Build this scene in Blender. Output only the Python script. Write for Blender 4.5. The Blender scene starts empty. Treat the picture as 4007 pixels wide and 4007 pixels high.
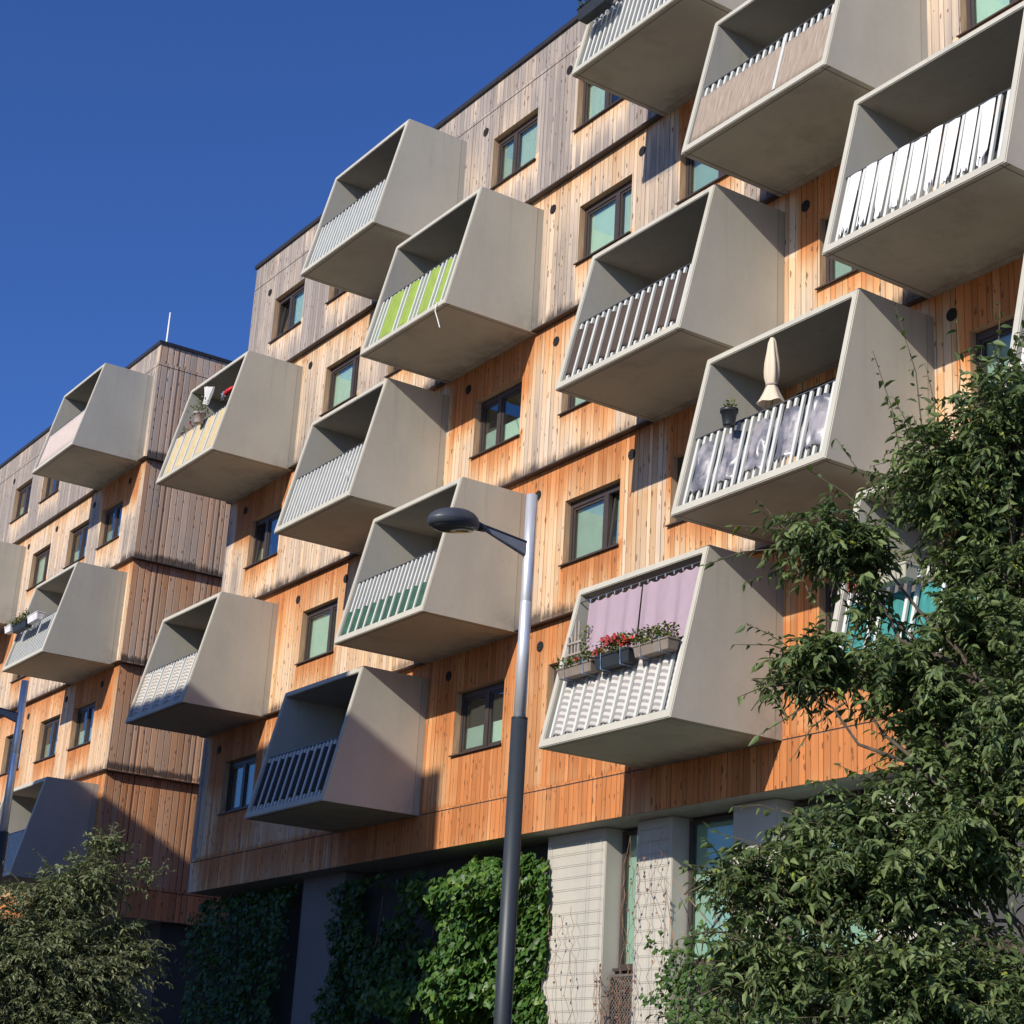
import bpy, bmesh, math, random
import numpy as np
from mathutils import Vector, Matrix
R = math.radians
rnd = random.Random(7)
scene = bpy.context.scene
COL = scene.collection
GZ = -2.3256            # ground level (camera eye is 1.6 m above it)

# ------------------------------------------------------------------ materials
def newmat(name):
    m = bpy.data.materials.new(name); m.use_nodes = True
    nt = m.node_tree
    return m, nt, nt.nodes['Principled BSDF']
def N(nt, t, **kw):
    n = nt.nodes.new(t)
    for k, v in kw.items(): setattr(n, k, v)
    return n
def L(nt, a, b): nt.links.new(a, b)
def math_(nt, op, a, b=None, c=None, clamp=False):
    n = N(nt, 'ShaderNodeMath', operation=op); n.use_clamp = clamp
    for i, v in enumerate((a, b, c)):
        if v is None: continue
        if isinstance(v, (int, float)): n.inputs[i].default_value = v
        else: L(nt, v, n.inputs[i])
    return n.outputs[0]
def ramp(nt, fac, stops, interp='LINEAR'):
    n = N(nt, 'ShaderNodeValToRGB'); cr = n.color_ramp; cr.interpolation = interp
    while len(cr.elements) < len(stops): cr.elements.new(0.5)
    for e, (p, c) in zip(cr.elements, stops):
        e.position = p; e.color = (*c, 1) if len(c) == 3 else c
    L(nt, fac, n.inputs[0]); return n.outputs[0]
def mixc(nt, fac, a, b, mode='MIX'):
    n = N(nt, 'ShaderNodeMix', data_type='RGBA', blend_type=mode)
    for sock, v in ((n.inputs[0], fac), (n.inputs[6], a), (n.inputs[7], b)):
        if isinstance(v, (int, float)): sock.default_value = v
        elif isinstance(v, tuple): sock.default_value = (*v, 1)
        else: L(nt, v, sock)
    return n.outputs[2]
def noise(nt, vec, scale, detail=3, rough=.55, dim='3D'):
    n = N(nt, 'ShaderNodeTexNoise', noise_dimensions=dim)
    n.inputs['Scale'].default_value = scale; n.inputs['Detail'].default_value = detail; n.inputs['Roughness'].default_value = rough
    if vec is not None: L(nt, vec, n.inputs['Vector'])
    return n.outputs['Fac']
def mapping(nt, vec, s):
    n = N(nt, 'ShaderNodeMapping'); n.inputs['Scale'].default_value = s; L(nt, vec, n.inputs['Vector']); return n.outputs[0]
def bump(nt, bs, h, strength=.3, dist=.01):
    b = N(nt, 'ShaderNodeBump'); b.inputs['Strength'].default_value = strength; b.inputs['Distance'].default_value = dist
    L(nt, h, b.inputs['Height']); L(nt, b.outputs[0], bs.inputs['Normal'])

def simple(name, col, rough=.6, var=.12, scale=6., metallic=0., spec=.5, stretch=None):
    m, nt, bs = newmat(name)
    tc = N(nt, 'ShaderNodeTexCoord').outputs['Object']
    v = mapping(nt, tc, stretch) if stretch else tc
    f = noise(nt, v, scale, 4)
    lo = tuple(max(0, c * (1 - var)) for c in col); hi = tuple(min(1, c * (1 + var)) for c in col)
    L(nt, ramp(nt, f, [(.3, lo), (.7, hi)]), bs.inputs['Base Color'])
    bs.inputs['Roughness'].default_value = rough; bs.inputs['Metallic'].default_value = metallic
    bs.inputs['Specular IOR Level'].default_value = spec
    return m

def wood_cladding(side=False):
    m, nt, bs = newmat('larch_cladding_side' if side else 'larch_cladding')
    uv = N(nt, 'ShaderNodeUVMap', uv_map='UVMap').outputs[0]
    sep = N(nt, 'ShaderNodeSeparateXYZ'); L(nt, uv, sep.inputs[0]); u, v = sep.outputs[0], sep.outputs[1]
    fl = math_(nt, 'FLOOR', math_(nt, 'DIVIDE', math_(nt, 'SUBTRACT', v, 1.9), 3.0))
    us = math_(nt, 'ADD', u, math_(nt, 'MULTIPLY', fl, .047))
    ub = math_(nt, 'DIVIDE', us, .19 if side else .132)
    ub = math_(nt, 'ADD', ub, math_(nt, 'MULTIPLY', math_(nt, 'SINE', math_(nt, 'MULTIPLY', us, 29.3)), .13))
    bi = math_(nt, 'FLOOR', ub); fr = math_(nt, 'FRACT', ub)
    bid = math_(nt, 'ADD', bi, math_(nt, 'MULTIPLY', fl, 91.7))
    wn = N(nt, 'ShaderNodeTexWhiteNoise', noise_dimensions='1D'); L(nt, bid, wn.inputs['W'])
    w1 = wn.outputs['Value']
    wn2 = N(nt, 'ShaderNodeTexWhiteNoise', noise_dimensions='1D'); L(nt, math_(nt, 'ADD', bid, 517.3), wn2.inputs['W'])
    w2 = wn2.outputs['Value']
    cmb = N(nt, 'ShaderNodeCombineXYZ'); L(nt, u, cmb.inputs[0]); L(nt, v, cmb.inputs[1]); L(nt, w1, cmb.inputs[2])
    cmbb = N(nt, 'ShaderNodeCombineXYZ'); L(nt, u, cmbb.inputs[0]); L(nt, v, cmbb.inputs[1]); L(nt, math_(nt, 'MULTIPLY', w2, 40), cmbb.inputs[2])
    grain = noise(nt, mapping(nt, cmbb.outputs[0], (46, 1.6, 1)), 1., 5, .6)
    fine = noise(nt, mapping(nt, cmbb.outputs[0], (140, 3.5, 1)), 1., 3, .6)
    big = noise(nt, mapping(nt, cmb.outputs[0], (.9, .5, .6)), 1., 3)
    streak = noise(nt, mapping(nt, cmb.outputs[0], (7, .35, 1)), 1., 3)
    at = N(nt, 'ShaderNodeAttribute', attribute_name='wear').outputs['Fac']
    st = N(nt, 'ShaderNodeAttribute', attribute_name='stain').outputs['Fac']
    wear = math_(nt, 'ADD', at, math_(nt, 'MULTIPLY', math_(nt, 'SUBTRACT', w1, .5), .36 if side else .17))
    wear = math_(nt, 'ADD', wear, math_(nt, 'MULTIPLY', math_(nt, 'SUBTRACT', big, .5), .7))
    wear = math_(nt, 'ADD', wear, math_(nt, 'MULTIPLY', math_(nt, 'SUBTRACT', streak, .5), .42), clamp=True)
    stops = [(0, (.50, .188, .064)), (.22, (.57, .275, .118)), (.45, (.65, .43, .255)), (.7, (.60, .465, .345)), (1, (.315, .270, .24))]
    if side: stops = [(0, (.62, .265, .115)), (.35, (.63, .33, .18)), (.6, (.62, .40, .265)), (.8, (.60, .43, .315)), (1, (.52, .43, .355))]
    col = ramp(nt, wear, stops)
    tone = math_(nt, 'ADD', math_(nt, 'MULTIPLY', w2, .34), .78)
    tone = math_(nt, 'MULTIPLY', tone, math_(nt, 'ADD', math_(nt, 'MULTIPLY', grain, .55), .72))
    tone = math_(nt, 'MULTIPLY', tone, math_(nt, 'ADD', math_(nt, 'MULTIPLY', fine, .3), .85))
    hsv = N(nt, 'ShaderNodeHueSaturation'); L(nt, col, hsv.inputs['Color']); L(nt, tone, hsv.inputs['Value'])
    c = hsv.outputs[0]
    # knots
    vo = N(nt, 'ShaderNodeTexVoronoi', voronoi_dimensions='2D'); vo.inputs['Scale'].default_value = 1.; vo.inputs['Randomness'].default_value = 1
    ds = N(nt, 'ShaderNodeVectorMath', operation='ADD'); L(nt, mapping(nt, cmb.outputs[0], (8.2, 3.1, 1)), ds.inputs[0])
    nz_ = N(nt, 'ShaderNodeTexNoise'); nz_.inputs['Scale'].default_value = 9.; nz_.inputs['Detail'].default_value = 3; L(nt, cmb.outputs[0], nz_.inputs['Vector'])
    dsc = N(nt, 'ShaderNodeVectorMath', operation='SCALE'); dsc.inputs[3].default_value = .55; L(nt, nz_.outputs['Color'], dsc.inputs[0]); L(nt, dsc.outputs[0], ds.inputs[1])
    L(nt, ds.outputs[0], vo.inputs['Vector'])
    sc = N(nt, 'ShaderNodeSeparateColor'); L(nt, vo.outputs['Color'], sc.inputs[0])
    kn = math_(nt, 'LESS_THAN', vo.outputs['Distance'], math_(nt, 'MULTIPLY', math_(nt, 'SUBTRACT', sc.outputs[0], .42), .34))
    c = mixc(nt, math_(nt, 'MULTIPLY', kn, .68), c, (.10, .045, .024))
    # dirt above the flashings
    sn = noise(nt, mapping(nt, cmb.outputs[0], (16, 3.2, 1)), 1., 4, .65)
    sb = noise(nt, mapping(nt, cmb.outputs[0], (.8, .3, 1)), 1., 2)
    sm = math_(nt, 'ADD', math_(nt, 'MULTIPLY', sn, .8), math_(nt, 'MULTIPLY', sb, 2.0))
    sm = math_(nt, 'MULTIPLY', math_(nt, 'SUBTRACT', math_(nt, 'ADD', sm, math_(nt, 'MULTIPLY', st, 1.15)), 2.02), 2.2, clamp=True)
    sm = math_(nt, 'MULTIPLY', sm, math_(nt, 'MULTIPLY', st, 1.6, clamp=True))
    c = mixc(nt, math_(nt, 'MULTIPLY', sm, .86), c, (.035, .03, .032))
    # joints between boards
    e = math_(nt, 'MINIMUM', fr, math_(nt, 'SUBTRACT', 1., fr))
    gap = math_(nt, 'LESS_THAN', e, .035)
    c = mixc(nt, math_(nt, 'MULTIPLY', gap, math_(nt, 'ADD', math_(nt, 'MULTIPLY', w1, .5), .38 if not side else .45)), c, (.022, .014, .01))
    L(nt, c, bs.inputs['Base Color'])
    bs.inputs['Roughness'].default_value = .78; bs.inputs['Specular IOR Level'].default_value = .22
    h = math_(nt, 'ADD', math_(nt, 'MULTIPLY', math_(nt, 'MULTIPLY', e, 8., clamp=True), 1.), math_(nt, 'MULTIPLY', w1, .7))
    h = math_(nt, 'ADD', h, math_(nt, 'MULTIPLY', grain, .25))
    bump(nt, bs, h, .7, .012)
    return m

def concrete(name='concrete', col=(.455, .440, .385), k=1.):
    m, nt, bs = newmat(name)
    tc = N(nt, 'ShaderNodeTexCoord'); ob = N(nt, 'ShaderNodeObjectInfo')
    ad = N(nt, 'ShaderNodeVectorMath', operation='ADD'); L(nt, tc.outputs['Object'], ad.inputs[0])
    sc = N(nt, 'ShaderNodeVectorMath', operation='SCALE'); sc.inputs[3].default_value = 9.3
    L(nt, ob.outputs['Location'], sc.inputs[0]); L(nt, sc.outputs[0], ad.inputs[1])
    cm = N(nt, 'ShaderNodeCombineXYZ'); L(nt, math_(nt, 'MULTIPLY', ob.outputs['Random'], 60), cm.inputs[0]); L(nt, math_(nt, 'MULTIPLY', ob.outputs['Random'], 37), cm.inputs[2])
    ad2 = N(nt, 'ShaderNodeVectorMath', operation='ADD'); L(nt, ad.outputs[0], ad2.inputs[0]); L(nt, cm.outputs[0], ad2.inputs[1])
    p = ad2.outputs[0]
    n1 = noise(nt, p, .9, 5, .55); n2 = noise(nt, p, 9, 5, .65); n3 = noise(nt, mapping(nt, p, (2.2, 2.2, .5)), 1., 4)
    t = math_(nt, 'ADD', math_(nt, 'MULTIPLY', n1, .36), math_(nt, 'MULTIPLY', n2, .17))
    t = math_(nt, 'ADD', t, math_(nt, 'MULTIPLY', n3, .22))
    t = math_(nt, 'ADD', t, .62)
    hs = N(nt, 'ShaderNodeHueSaturation'); hs.inputs['Color'].default_value = (*col, 1); L(nt, t, hs.inputs['Value'])
    warm = mixc(nt, math_(nt, 'MULTIPLY', n1, .5), hs.outputs[0], (col[0] * 1.0, col[1] * .96, col[2] * .88))
    spk = math_(nt, 'GREATER_THAN', noise(nt, p, 34, 2), .74)
    c = mixc(nt, math_(nt, 'MULTIPLY', spk, .35), warm, (.16, .15, .13))
    # weathered patches with a soft edge
    pa = math_(nt, 'MULTIPLY', math_(nt, 'SUBTRACT', noise(nt, mapping(nt, p, (.8, .8, .7)), 1.6, 6, .7), .60), 3., clamp=True)
    c = mixc(nt, math_(nt, 'MULTIPLY', pa, .4), c, (.24, .22, .19))
    if name == 'concrete':
        sp = N(nt, 'ShaderNodeSeparateXYZ'); L(nt, tc.outputs['Object'], sp.inputs[0]); X, Y, Z = sp.outputs
        def band(v, a, hw): return math_(nt, 'LESS_THAN', math_(nt, 'ABSOLUTE', math_(nt, 'SUBTRACT', v, a)), hw)
        # algae and run-off marks towards the lower wall corner
        m1 = math_(nt, 'MULTIPLY', math_(nt, 'DIVIDE', math_(nt, 'ADD', Y, .75), .75, clamp=True), math_(nt, 'DIVIDE', math_(nt, 'SUBTRACT', .75, Z), .75, clamp=True))
        nn_ = math_(nt, 'MULTIPLY', math_(nt, 'SUBTRACT', noise(nt, p, 3.2, 6, .7), .40), 3.4, clamp=True)
        c = mixc(nt, math_(nt, 'MULTIPLY', math_(nt, 'MULTIPLY', m1, nn_), .75), c, (.13, .12, .095))
        # run-off streaks from the top slab
        rs = noise(nt, mapping(nt, p, (5.5, 5.5, .30)), 1., 4, .6)
        m2 = math_(nt, 'MULTIPLY', math_(nt, 'SUBTRACT', rs, .56), 4., clamp=True)
        m2 = math_(nt, 'MULTIPLY', m2, math_(nt, 'DIVIDE', math_(nt, 'SUBTRACT', Z, .9), 1.8, clamp=True))
        c = mixc(nt, math_(nt, 'MULTIPLY', m2, .42), c, (.21, .20, .17))
        # sealing strip at the wall and drip grooves on the underside
        c = mixc(nt, math_(nt, 'MULTIPLY', math_(nt, 'GREATER_THAN', Y, -.14), .22), c, (.25, .23, .19))
        c = mixc(nt, math_(nt, 'MULTIPLY', band(Y, -.14, .008), .5), c, (.12, .11, .09))
        gr = math_(nt, 'MAXIMUM', math_(nt, 'MAXIMUM', band(X, .10, .011), band(X, W - .10, .011)), band(Y, .10 - PB, .011))
        gr = math_(nt, 'MULTIPLY', gr, math_(nt, 'LESS_THAN', Z, .004))
        c = mixc(nt, math_(nt, 'MULTIPLY', gr, .75), c, (.05, .045, .04))
        # water marks on the underside
        wm = math_(nt, 'MULTIPLY', math_(nt, 'SUBTRACT', noise(nt, p, 1.4, 6, .65), .52), 5., clamp=True)
        c = mixc(nt, math_(nt, 'MULTIPLY', math_(nt, 'MULTIPLY', wm, math_(nt, 'LESS_THAN', Z, .004)), .35), c, (.22, .19, .16))
    L(nt, c, bs.inputs['Base Color']); bs.inputs['Roughness'].default_value = .85; bs.inputs['Specular IOR Level'].default_value = .25
    bump(nt, bs, n2, .18, .006)
    return m

def glass_mat():
    m, nt, bs = newmat('window_glass')
    nt.nodes.remove(bs); out = nt.nodes['Material Output']
    tr = N(nt, 'ShaderNodeBsdfTransparent'); tr.inputs[0].default_value = (.84, .93, .90, 1)
    gl = N(nt, 'ShaderNodeBsdfGlossy'); gl.inputs['Roughness'].default_value = .015; gl.inputs[0].default_value = (.96, 1, .98, 1)
    fz = N(nt, 'ShaderNodeLayerWeight'); fz.inputs[0].default_value = .5
    f = math_(nt, 'ADD', math_(nt, 'MULTIPLY', math_(nt, 'POWER', fz.outputs['Facing'], 3.2), 1.1), .06, clamp=True)
    tc = N(nt, 'ShaderNodeTexCoord').outputs['Object']
    b = N(nt, 'ShaderNodeBump'); b.inputs['Strength'].default_value = .03; b.inputs['Distance'].default_value = .02
    L(nt, noise(nt, tc, 1.7, 2), b.inputs['Height']); L(nt, b.outputs[0], gl.inputs['Normal'])
    mx = N(nt, 'ShaderNodeMixShader'); L(nt, f, mx.inputs[0]); L(nt, tr.outputs[0], mx.inputs[1]); L(nt, gl.outputs[0], mx.inputs[2])
    L(nt, mx.outputs[0], out.inputs[0]); return m

def cloth_mat(name, col, var=.1, trans=.25, stripes=None, rough=.8, mottled=None):
    m, nt, bs = newmat(name); out = nt.nodes['Material Output']
    uv = N(nt, 'ShaderNodeUVMap', uv_map='UVMap').outputs[0]
    f = noise(nt, mapping(nt, uv, (9, 5, 1)), 1., 4)
    c = ramp(nt, f, [(.3, tuple(x * (1 - var) for x in col)), (.7, tuple(min(1, x * (1 + var)) for x in col))])
    if stripes:
        sp = N(nt, 'ShaderNodeSeparateXYZ'); L(nt, uv, sp.inputs[0])
        s = math_(nt, 'GREATER_THAN', math_(nt, 'FRACT', math_(nt, 'DIVIDE', sp.outputs[1], stripes[1])), .5)
        c = mixc(nt, s, c, stripes[0])
    if mottled:
        f2 = noise(nt, mapping(nt, uv, (3.5, 2.2, 1)), 1., 5, .6)
        c = mixc(nt, ramp(nt, f2, [(.44, (0, 0, 0)), (.58, (1, 1, 1))]), c, mottled)
    L(nt, c, bs.inputs['Base Color']); bs.inputs['Roughness'].default_value = rough
    if trans:
        tl = N(nt, 'ShaderNodeBsdfTranslucent'); L(nt, c, tl.inputs[0])
        mx = N(nt, 'ShaderNodeMixShader'); mx.inputs[0].default_value = trans
        L(nt, bs.outputs[0], mx.inputs[1]); L(nt, tl.outputs[0], mx.inputs[2]); L(nt, mx.outputs[0], out.inputs[0])
    return m

def leaf_mat(name, stops, trans=.3, rough=.42):
    m, nt, bs = newmat(name); out = nt.nodes['Material Output']
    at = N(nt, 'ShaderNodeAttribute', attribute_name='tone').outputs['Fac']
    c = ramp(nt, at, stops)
    L(nt, c, bs.inputs['Base Color']); bs.inputs['Roughness'].default_value = rough; bs.inputs['Specular IOR Level'].default_value = .35
    tl = N(nt, 'ShaderNodeBsdfTranslucent')
    L(nt, mixc(nt, .5, c, (.16, .22, .03)), tl.inputs[0])
    mx = N(nt, 'ShaderNodeMixShader'); mx.inputs[0].default_value = trans
    L(nt, bs.outputs[0], mx.inputs[1]); L(nt, tl.outputs[0], mx.inputs[2]); L(nt, mx.outputs[0], out.inputs[0])
    return m

W, PB = 3.256, 2.103
M = {}
M['wood'] = wood_cladding(); M['wood_side'] = wood_cladding(True)
M['concrete'] = concrete()
M['pillar'] = concrete('pillar_concrete', (.45, .43, .385))
M['grey_wall'] = concrete('grey_render', (.17, .165, .165))
M['soffit'] = simple('soffit_board', (.33, .32, .29), .8)
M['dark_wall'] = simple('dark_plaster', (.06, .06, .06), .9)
M['reveal'] = simple('reveal_wood', (.46, .30, .175), .75, .22, 3., stretch=(10, 10, 1))
M['ledge'] = simple('flashing_metal', (.060, .050, .046), .5, .15, 3., metallic=.3)
M['coping'] = simple('coping_metal', (.045, .042, .042), .45, .1, 3., metallic=.4)
M['frame'] = simple('window_frame_aluminium', (.062, .048, .044), .42, .1, 4., metallic=.2)
M['glass'] = glass_mat()
M['blind'] = simple('roller_blind', (.62, .66, .58), .85, .05, 4.)
M['blind_cream'] = simple('cream_curtain', (.60, .58, .47), .9, .14, 5., stretch=(9, 9, .3))
M['blind_grey'] = simple('grey_blind', (.40, .43, .40), .85, .08, 4.)
M['shop_blind'] = simple('dim_shop_blind', (.42, .48, .42), .85, .1, 1.5)
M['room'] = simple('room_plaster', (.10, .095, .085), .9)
M['vent'] = simple('vent_dark', (.012, .011, .01), .8)
M['slat'] = simple('slat_metal', (.57, .58, .545), .5, .06, 5.)
M['rail'] = simple('rail_metal', (.16, .165, .17), .4, .06, 5., metallic=.6)
M['door'] = simple('balcony_door_dark', (.045, .046, .046), .25)
M['galv'] = simple('brushed_steel', (.74, .74, .74), .36, .07, 30., metallic=.55, stretch=(1, 1, .1))
M['pole_dark'] = simple('anthracite_paint', (.027, .034, .040), .48, .1, 30.)
M['lamp_grey'] = simple('lamp_grey_paint', (.17, .18, .20), .45, .08, 8.)
M['lamp_shell'] = simple('lamp_shell_paint', (.046, .053, .064), .45, .06, 8.)
M['lamp_glass'] = simple('lamp_lens', (.055, .06, .052), .08, .1, 8.)
M['lamp_refl'] = simple('lamp_reflector', (.75, .75, .7), .2, .05, 8., metallic=.4)
M['black_plastic'] = simple('black_plastic', (.025, .027, .032), .4)
M['box_dark'] = simple('planter_slate', (.026, .031, .036), .55, spec=.3)
M['box_brown'] = simple('planter_taupe', (.22, .18, .145), .6)
M['box_white'] = simple('planter_white', (.72, .70, .70), .5)
M['box_beige'] = simple('planter_beige', (.42, .40, .31), .6)
M['terracotta'] = simple('terracotta', (.46, .105, .045), .6)
M['pot_grey'] = simple('pot_greybrown', (.34, .28, .25), .7)
M['bracket'] = simple('bracket_blue', (.20, .32, .52), .4)
M['wood_grey'] = simple('weathered_lattice', (.30, .265, .22), .8, .2)
M['cable'] = simple('cable_white', (.7, .69, .66), .5)
M['mast'] = simple('mast_white', (.80, .80, .78), .35)
M['mesh'] = simple('expanded_metal', (.20, .175, .155), .5, .1, metallic=.5)
M['wire'] = simple('wire_steel', (.30, .29, .27), .4, .1, metallic=.6)
M['bark'] = simple('bark', (.085, .066, .048), .9, .4, 9., stretch=(3, 3, .6))
M['twig'] = simple('twig_bark', (.075, .065, .035), .8, .25)
M['dryvine'] = simple('dry_vine', (.26, .15, .09), .8, .3)
M['red'] = simple('red_petal', (.55, .012, .022), .6, .25, 20.)
M['crimson'] = simple('crimson_petal', (.32, .03, .03), .6, .3, 20.)
M['chain'] = simple('silver_foil', (.7, .75, .75), .2, .1, 8., metallic=.8)
M['pave'] = simple('paving', (.058, .052, .042), .85, .15, .7)
M['asphalt'] = simple('asphalt', (.06, .06, .062), .9, .2, 3.)
M['facade_across'] = simple('render_cream', (.5, .46, .38), .85, .06, .6)
M['roof'] = simple('roof_gravel', (.2, .19, .18), .9)

LEAF_T = leaf_mat('elm_leaf', [(0, (.048, .078, .026)), (.5, (.108, .158, .054)), (.9, (.19, .25, .09)), (1, (.27, .32, .05))], .32, .52)
LEAF_L = leaf_mat('olive_leaf', [(0, (.095, .120, .055)), (.6, (.175, .205, .095)), (1, (.28, .29, .14))], .32, .52)
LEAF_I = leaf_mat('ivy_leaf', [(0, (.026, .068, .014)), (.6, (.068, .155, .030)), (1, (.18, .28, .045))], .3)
LEAF_C = leaf_mat('creeper_leaf', [(0, (.03, .07, .02)), (.6, (.07, .14, .035)), (1, (.13, .20, .05))], .3)
LEAF_D = leaf_mat('dry_leaf', [(0, (.07, .035, .025)), (.6, (.15, .075, .045)), (1, (.24, .13, .08))], .2, .8)
LEAF_P = leaf_mat('pot_leaf', [(0, (.04, .065, .015)), (.5, (.09, .12, .03)), (1, (.22, .22, .07))], .25)

# ------------------------------------------------------------------ builders
class MB:
    def __init__(s): s.v = []; s.f = []
    def quadbox(s, P):          # 8 points: bottom 4 (ccw), top 4
        b = len(s.v); s.v += [tuple(p) for p in P]
        for q in ((0, 3, 2, 1), (4, 5, 6, 7), (0, 1, 5, 4), (1, 2, 6, 5), (2, 3, 7, 6), (3, 0, 4, 7)): s.f.append([b + i for i in q])
        return s
    def box(s, x0, x1, y0, y1, z0, z1):
        return s.quadbox([(x0, y0, z0), (x1, y0, z0), (x1, y1, z0), (x0, y1, z0), (x0, y0, z1), (x1, y0, z1), (x1, y1, z1), (x0, y1, z1)])
    def frame(s, O, ex, ey, ez, x0, x1, y0, y1, z0, z1):
        g = lambda x, y, z: O + ex * x + ey * y + ez * z
        return s.quadbox([g(x0, y0, z0), g(x1, y0, z0), g(x1, y1, z0), g(x0, y1, z0), g(x0, y0, z1), g(x1, y0, z1), g(x1, y1, z1), g(x0, y1, z1)])
    def quad(s, a, b, c, d):
        k = len(s.v); s.v += [tuple(a), tuple(b), tuple(c), tuple(d)]; s.f.append([k, k + 1, k + 2, k + 3]); return s
    def tube(s, pts, rad, n=6, cap=True):
        pts = [Vector(p) for p in pts]
        if isinstance(rad, (int, float)): rad = [rad] * len(pts)
        b = len(s.v); ref = Vector((0, 0, 1)); prev = None
        for i, p in enumerate(pts):
            t = (pts[min(i + 1, len(pts) - 1)] - pts[max(i - 1, 0)])
            t = t.normalized() if t.length > 1e-9 else Vector((0, 0, 1))
            if prev is None:
                a = t.cross(Vector((1, 0, 0)) if abs(t.x) < .8 else Vector((0, 1, 0))).normalized()
            else:
                a = prev - t * prev.dot(t); a = a.normalized() if a.length > 1e-6 else t.orthogonal().normalized()
            prev = a; c = t.cross(a)
            for k in range(n):
                an = 2 * math.pi * k / n; s.v.append(tuple(p + (a * math.cos(an) + c * math.sin(an)) * rad[i]))
        for i in range(len(pts) - 1):
            for k in range(n):
                s.f.append([b + i * n + k, b + i * n + (k + 1) % n, b + (i + 1) * n + (k + 1) % n, b + (i + 1) * n + k])
        if cap:
            s.f.append([b + k for k in range(n)][::-1]); s.f.append([b + (len(pts) - 1) * n + k for k in range(n)])
        return s
    def lathe(s, O, prof, n=20, axis='z', squash=1.):
        b = len(s.v)
        for r, z in prof:
            for k in range(n):
                a = 2 * math.pi * k / n
                s.v.append((O[0] + r * math.cos(a), O[1] + r * math.sin(a) * squash, O[2] + z))
        for i in range(len(prof) - 1):
            for k in range(n):
                s.f.append([b + i * n + k, b + i * n + (k + 1) % n, b + (i + 1) * n + (k + 1) % n, b + (i + 1) * n + k])
        s.f.append([b + k for k in range(n)][::-1]); s.f.append([b + (len(prof) - 1) * n + k for k in range(n)])
        return s
    def mesh(s, name):
        me = bpy.data.meshes.new(name); me.from_pydata(s.v, [], s.f); me.update(); return me
    def build(s, name, mat, parent=None, smooth=False, bevel=0., O=None):
        me = s.mesh(name)
        if O is not None:
            me.transform(Matrix.Translation(-Vector(O)))
        bm = bmesh.new(); bm.from_mesh(me); bmesh.ops.recalc_face_normals(bm, faces=bm.faces)
        if bevel: bmesh.ops.bevel(bm, geom=bm.edges[:], offset=bevel, segments=2, affect='EDGES', clamp_overlap=True)
        bm.to_mesh(me); bm.free()
        return link(name, me, mat, parent, smooth, O)
def link(name, me, mat, parent=None, smooth=False, O=None):
    o = bpy.data.objects.new(name, me); COL.objects.link(o)
    if mat is not None and len(me.materials) == 0: me.materials.append(mat)
    if smooth: me.polygons.foreach_set('use_smooth', [True] * len(me.polygons))
    if O is not None: o.location = O
    if parent is not None:
        o.parent = parent
        w = Vector(wloc(parent)); o.location = (Vector(O) if O is not None else Vector((0, 0, 0))) - w
    return o
def wloc(o):
    p = Vector(o.location)
    while o.parent: o = o.parent; p += Vector(o.location)
    return p
def tag(o, label, cat, group=None, kind=None):
    o['label'] = label; o['category'] = cat
    if group: o['group'] = group
    if kind: o['kind'] = kind
    return o
def thing(name, loc, label, cat, group=None):
    o = bpy.data.objects.new(name, None); COL.objects.link(o); o.location = loc; o.empty_display_size = .3
    return tag(o, label, cat, group)
def struct(o): o['kind'] = 'structure'; return o

# ------------------------------------------------------------------ fitted dimensions
W, HB, PT, PB, ZO = 3.256, 2.684, 1.469, 2.103, 1.8476
LS = math.hypot(PB - PT, HB)
UP = Vector((0, (PB - PT) / LS, HB / LS)); NO = Vector((0, -UP.z, UP.y)); EX = Vector((1, 0, 0))
zb = lambda k: 3.0 * k + ZO
zl = lambda k: 3.0 * k + 1.90
BASE, JOINT, ROOF, RJ = 4.146, 4.853, 20.553, 19.813
XM0, XM1, XL1, XL0 = -39.984, -9.0, -46.226, -68.0
TH = .115

BALC = dict(A=(-32.83, 5), B=(-29.66, 4), C=(-22.60, 3), D=(-19.442, 2), E=(-16.265, 3), F=(-19.443, 4), G=(-22.606, 5), H=(-32.81, 3), I=(-29.65, 2),
            J=(-22.558, 1), K=(-32.80, 1), L=(-39.861, 2), M=(-39.852, 4), N=(-16.27, 1), O=(-13.17, 2), P=(-49.81, 5), Q=(-49.81, 3), R=(-49.85, 1), S=(-59.26, 4))
LEFT_B = 'PQRS'
# windows: x of left edge, storey, mullion fraction, blind(s) drawn, tilted sash
WIN = [(-28.47, 5, .40, 'ff'), (-25.43, 5, .50, 'fn'), (-38.63, 5, .42, 'nf'), (-35.6, 5, .5, 'nn'), (-28.47, 3, .42, 'll'), (-25.43, 3, .4, 'ff'),
       (-38.63, 3, .40, 'ln'), (-28.47, 1, .55, 'll'), (-25.43, 1, .5, 'ff'), (-38.63, 1, .5, 'nn'), (-18.53, 3, .4, 'ff'), (-18.53, 1, .4, 'ff'),
       (-35.33, 4, .70, 'fn'), (-32.29, 4, .5, 'ff'), (-25.16, 4, .64, 'ff'), (-22.10, 4, .6, 'ff'), (-15.53, 4, .55, 'ff'),
       (-35.33, 2, .70, 'ff'), (-25.16, 2, .66, 'ff'), (-22.10, 2, .6, 'nf'), (-15.53, 2, .6, 'ff')]
WINL = [(-58.06, 5, .5, 'ln'), (-55.25, 5, .55, 'nn'), (-55.2, 4, .6, 'ff'), (-51.93, 4, .5, 'll'), (-49.27, 4, .5, 'll'), (-55.4, 3, .5, 'nn'),
        (-55.2, 2, .5, 'ff'), (-52.1, 2, .5, 'll'), (-49.37, 2, .5, 'll')]
WW, WZ0, WZ1 = 1.645, .965, 2.185      # opening width, sill and head above the storey ledge
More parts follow.
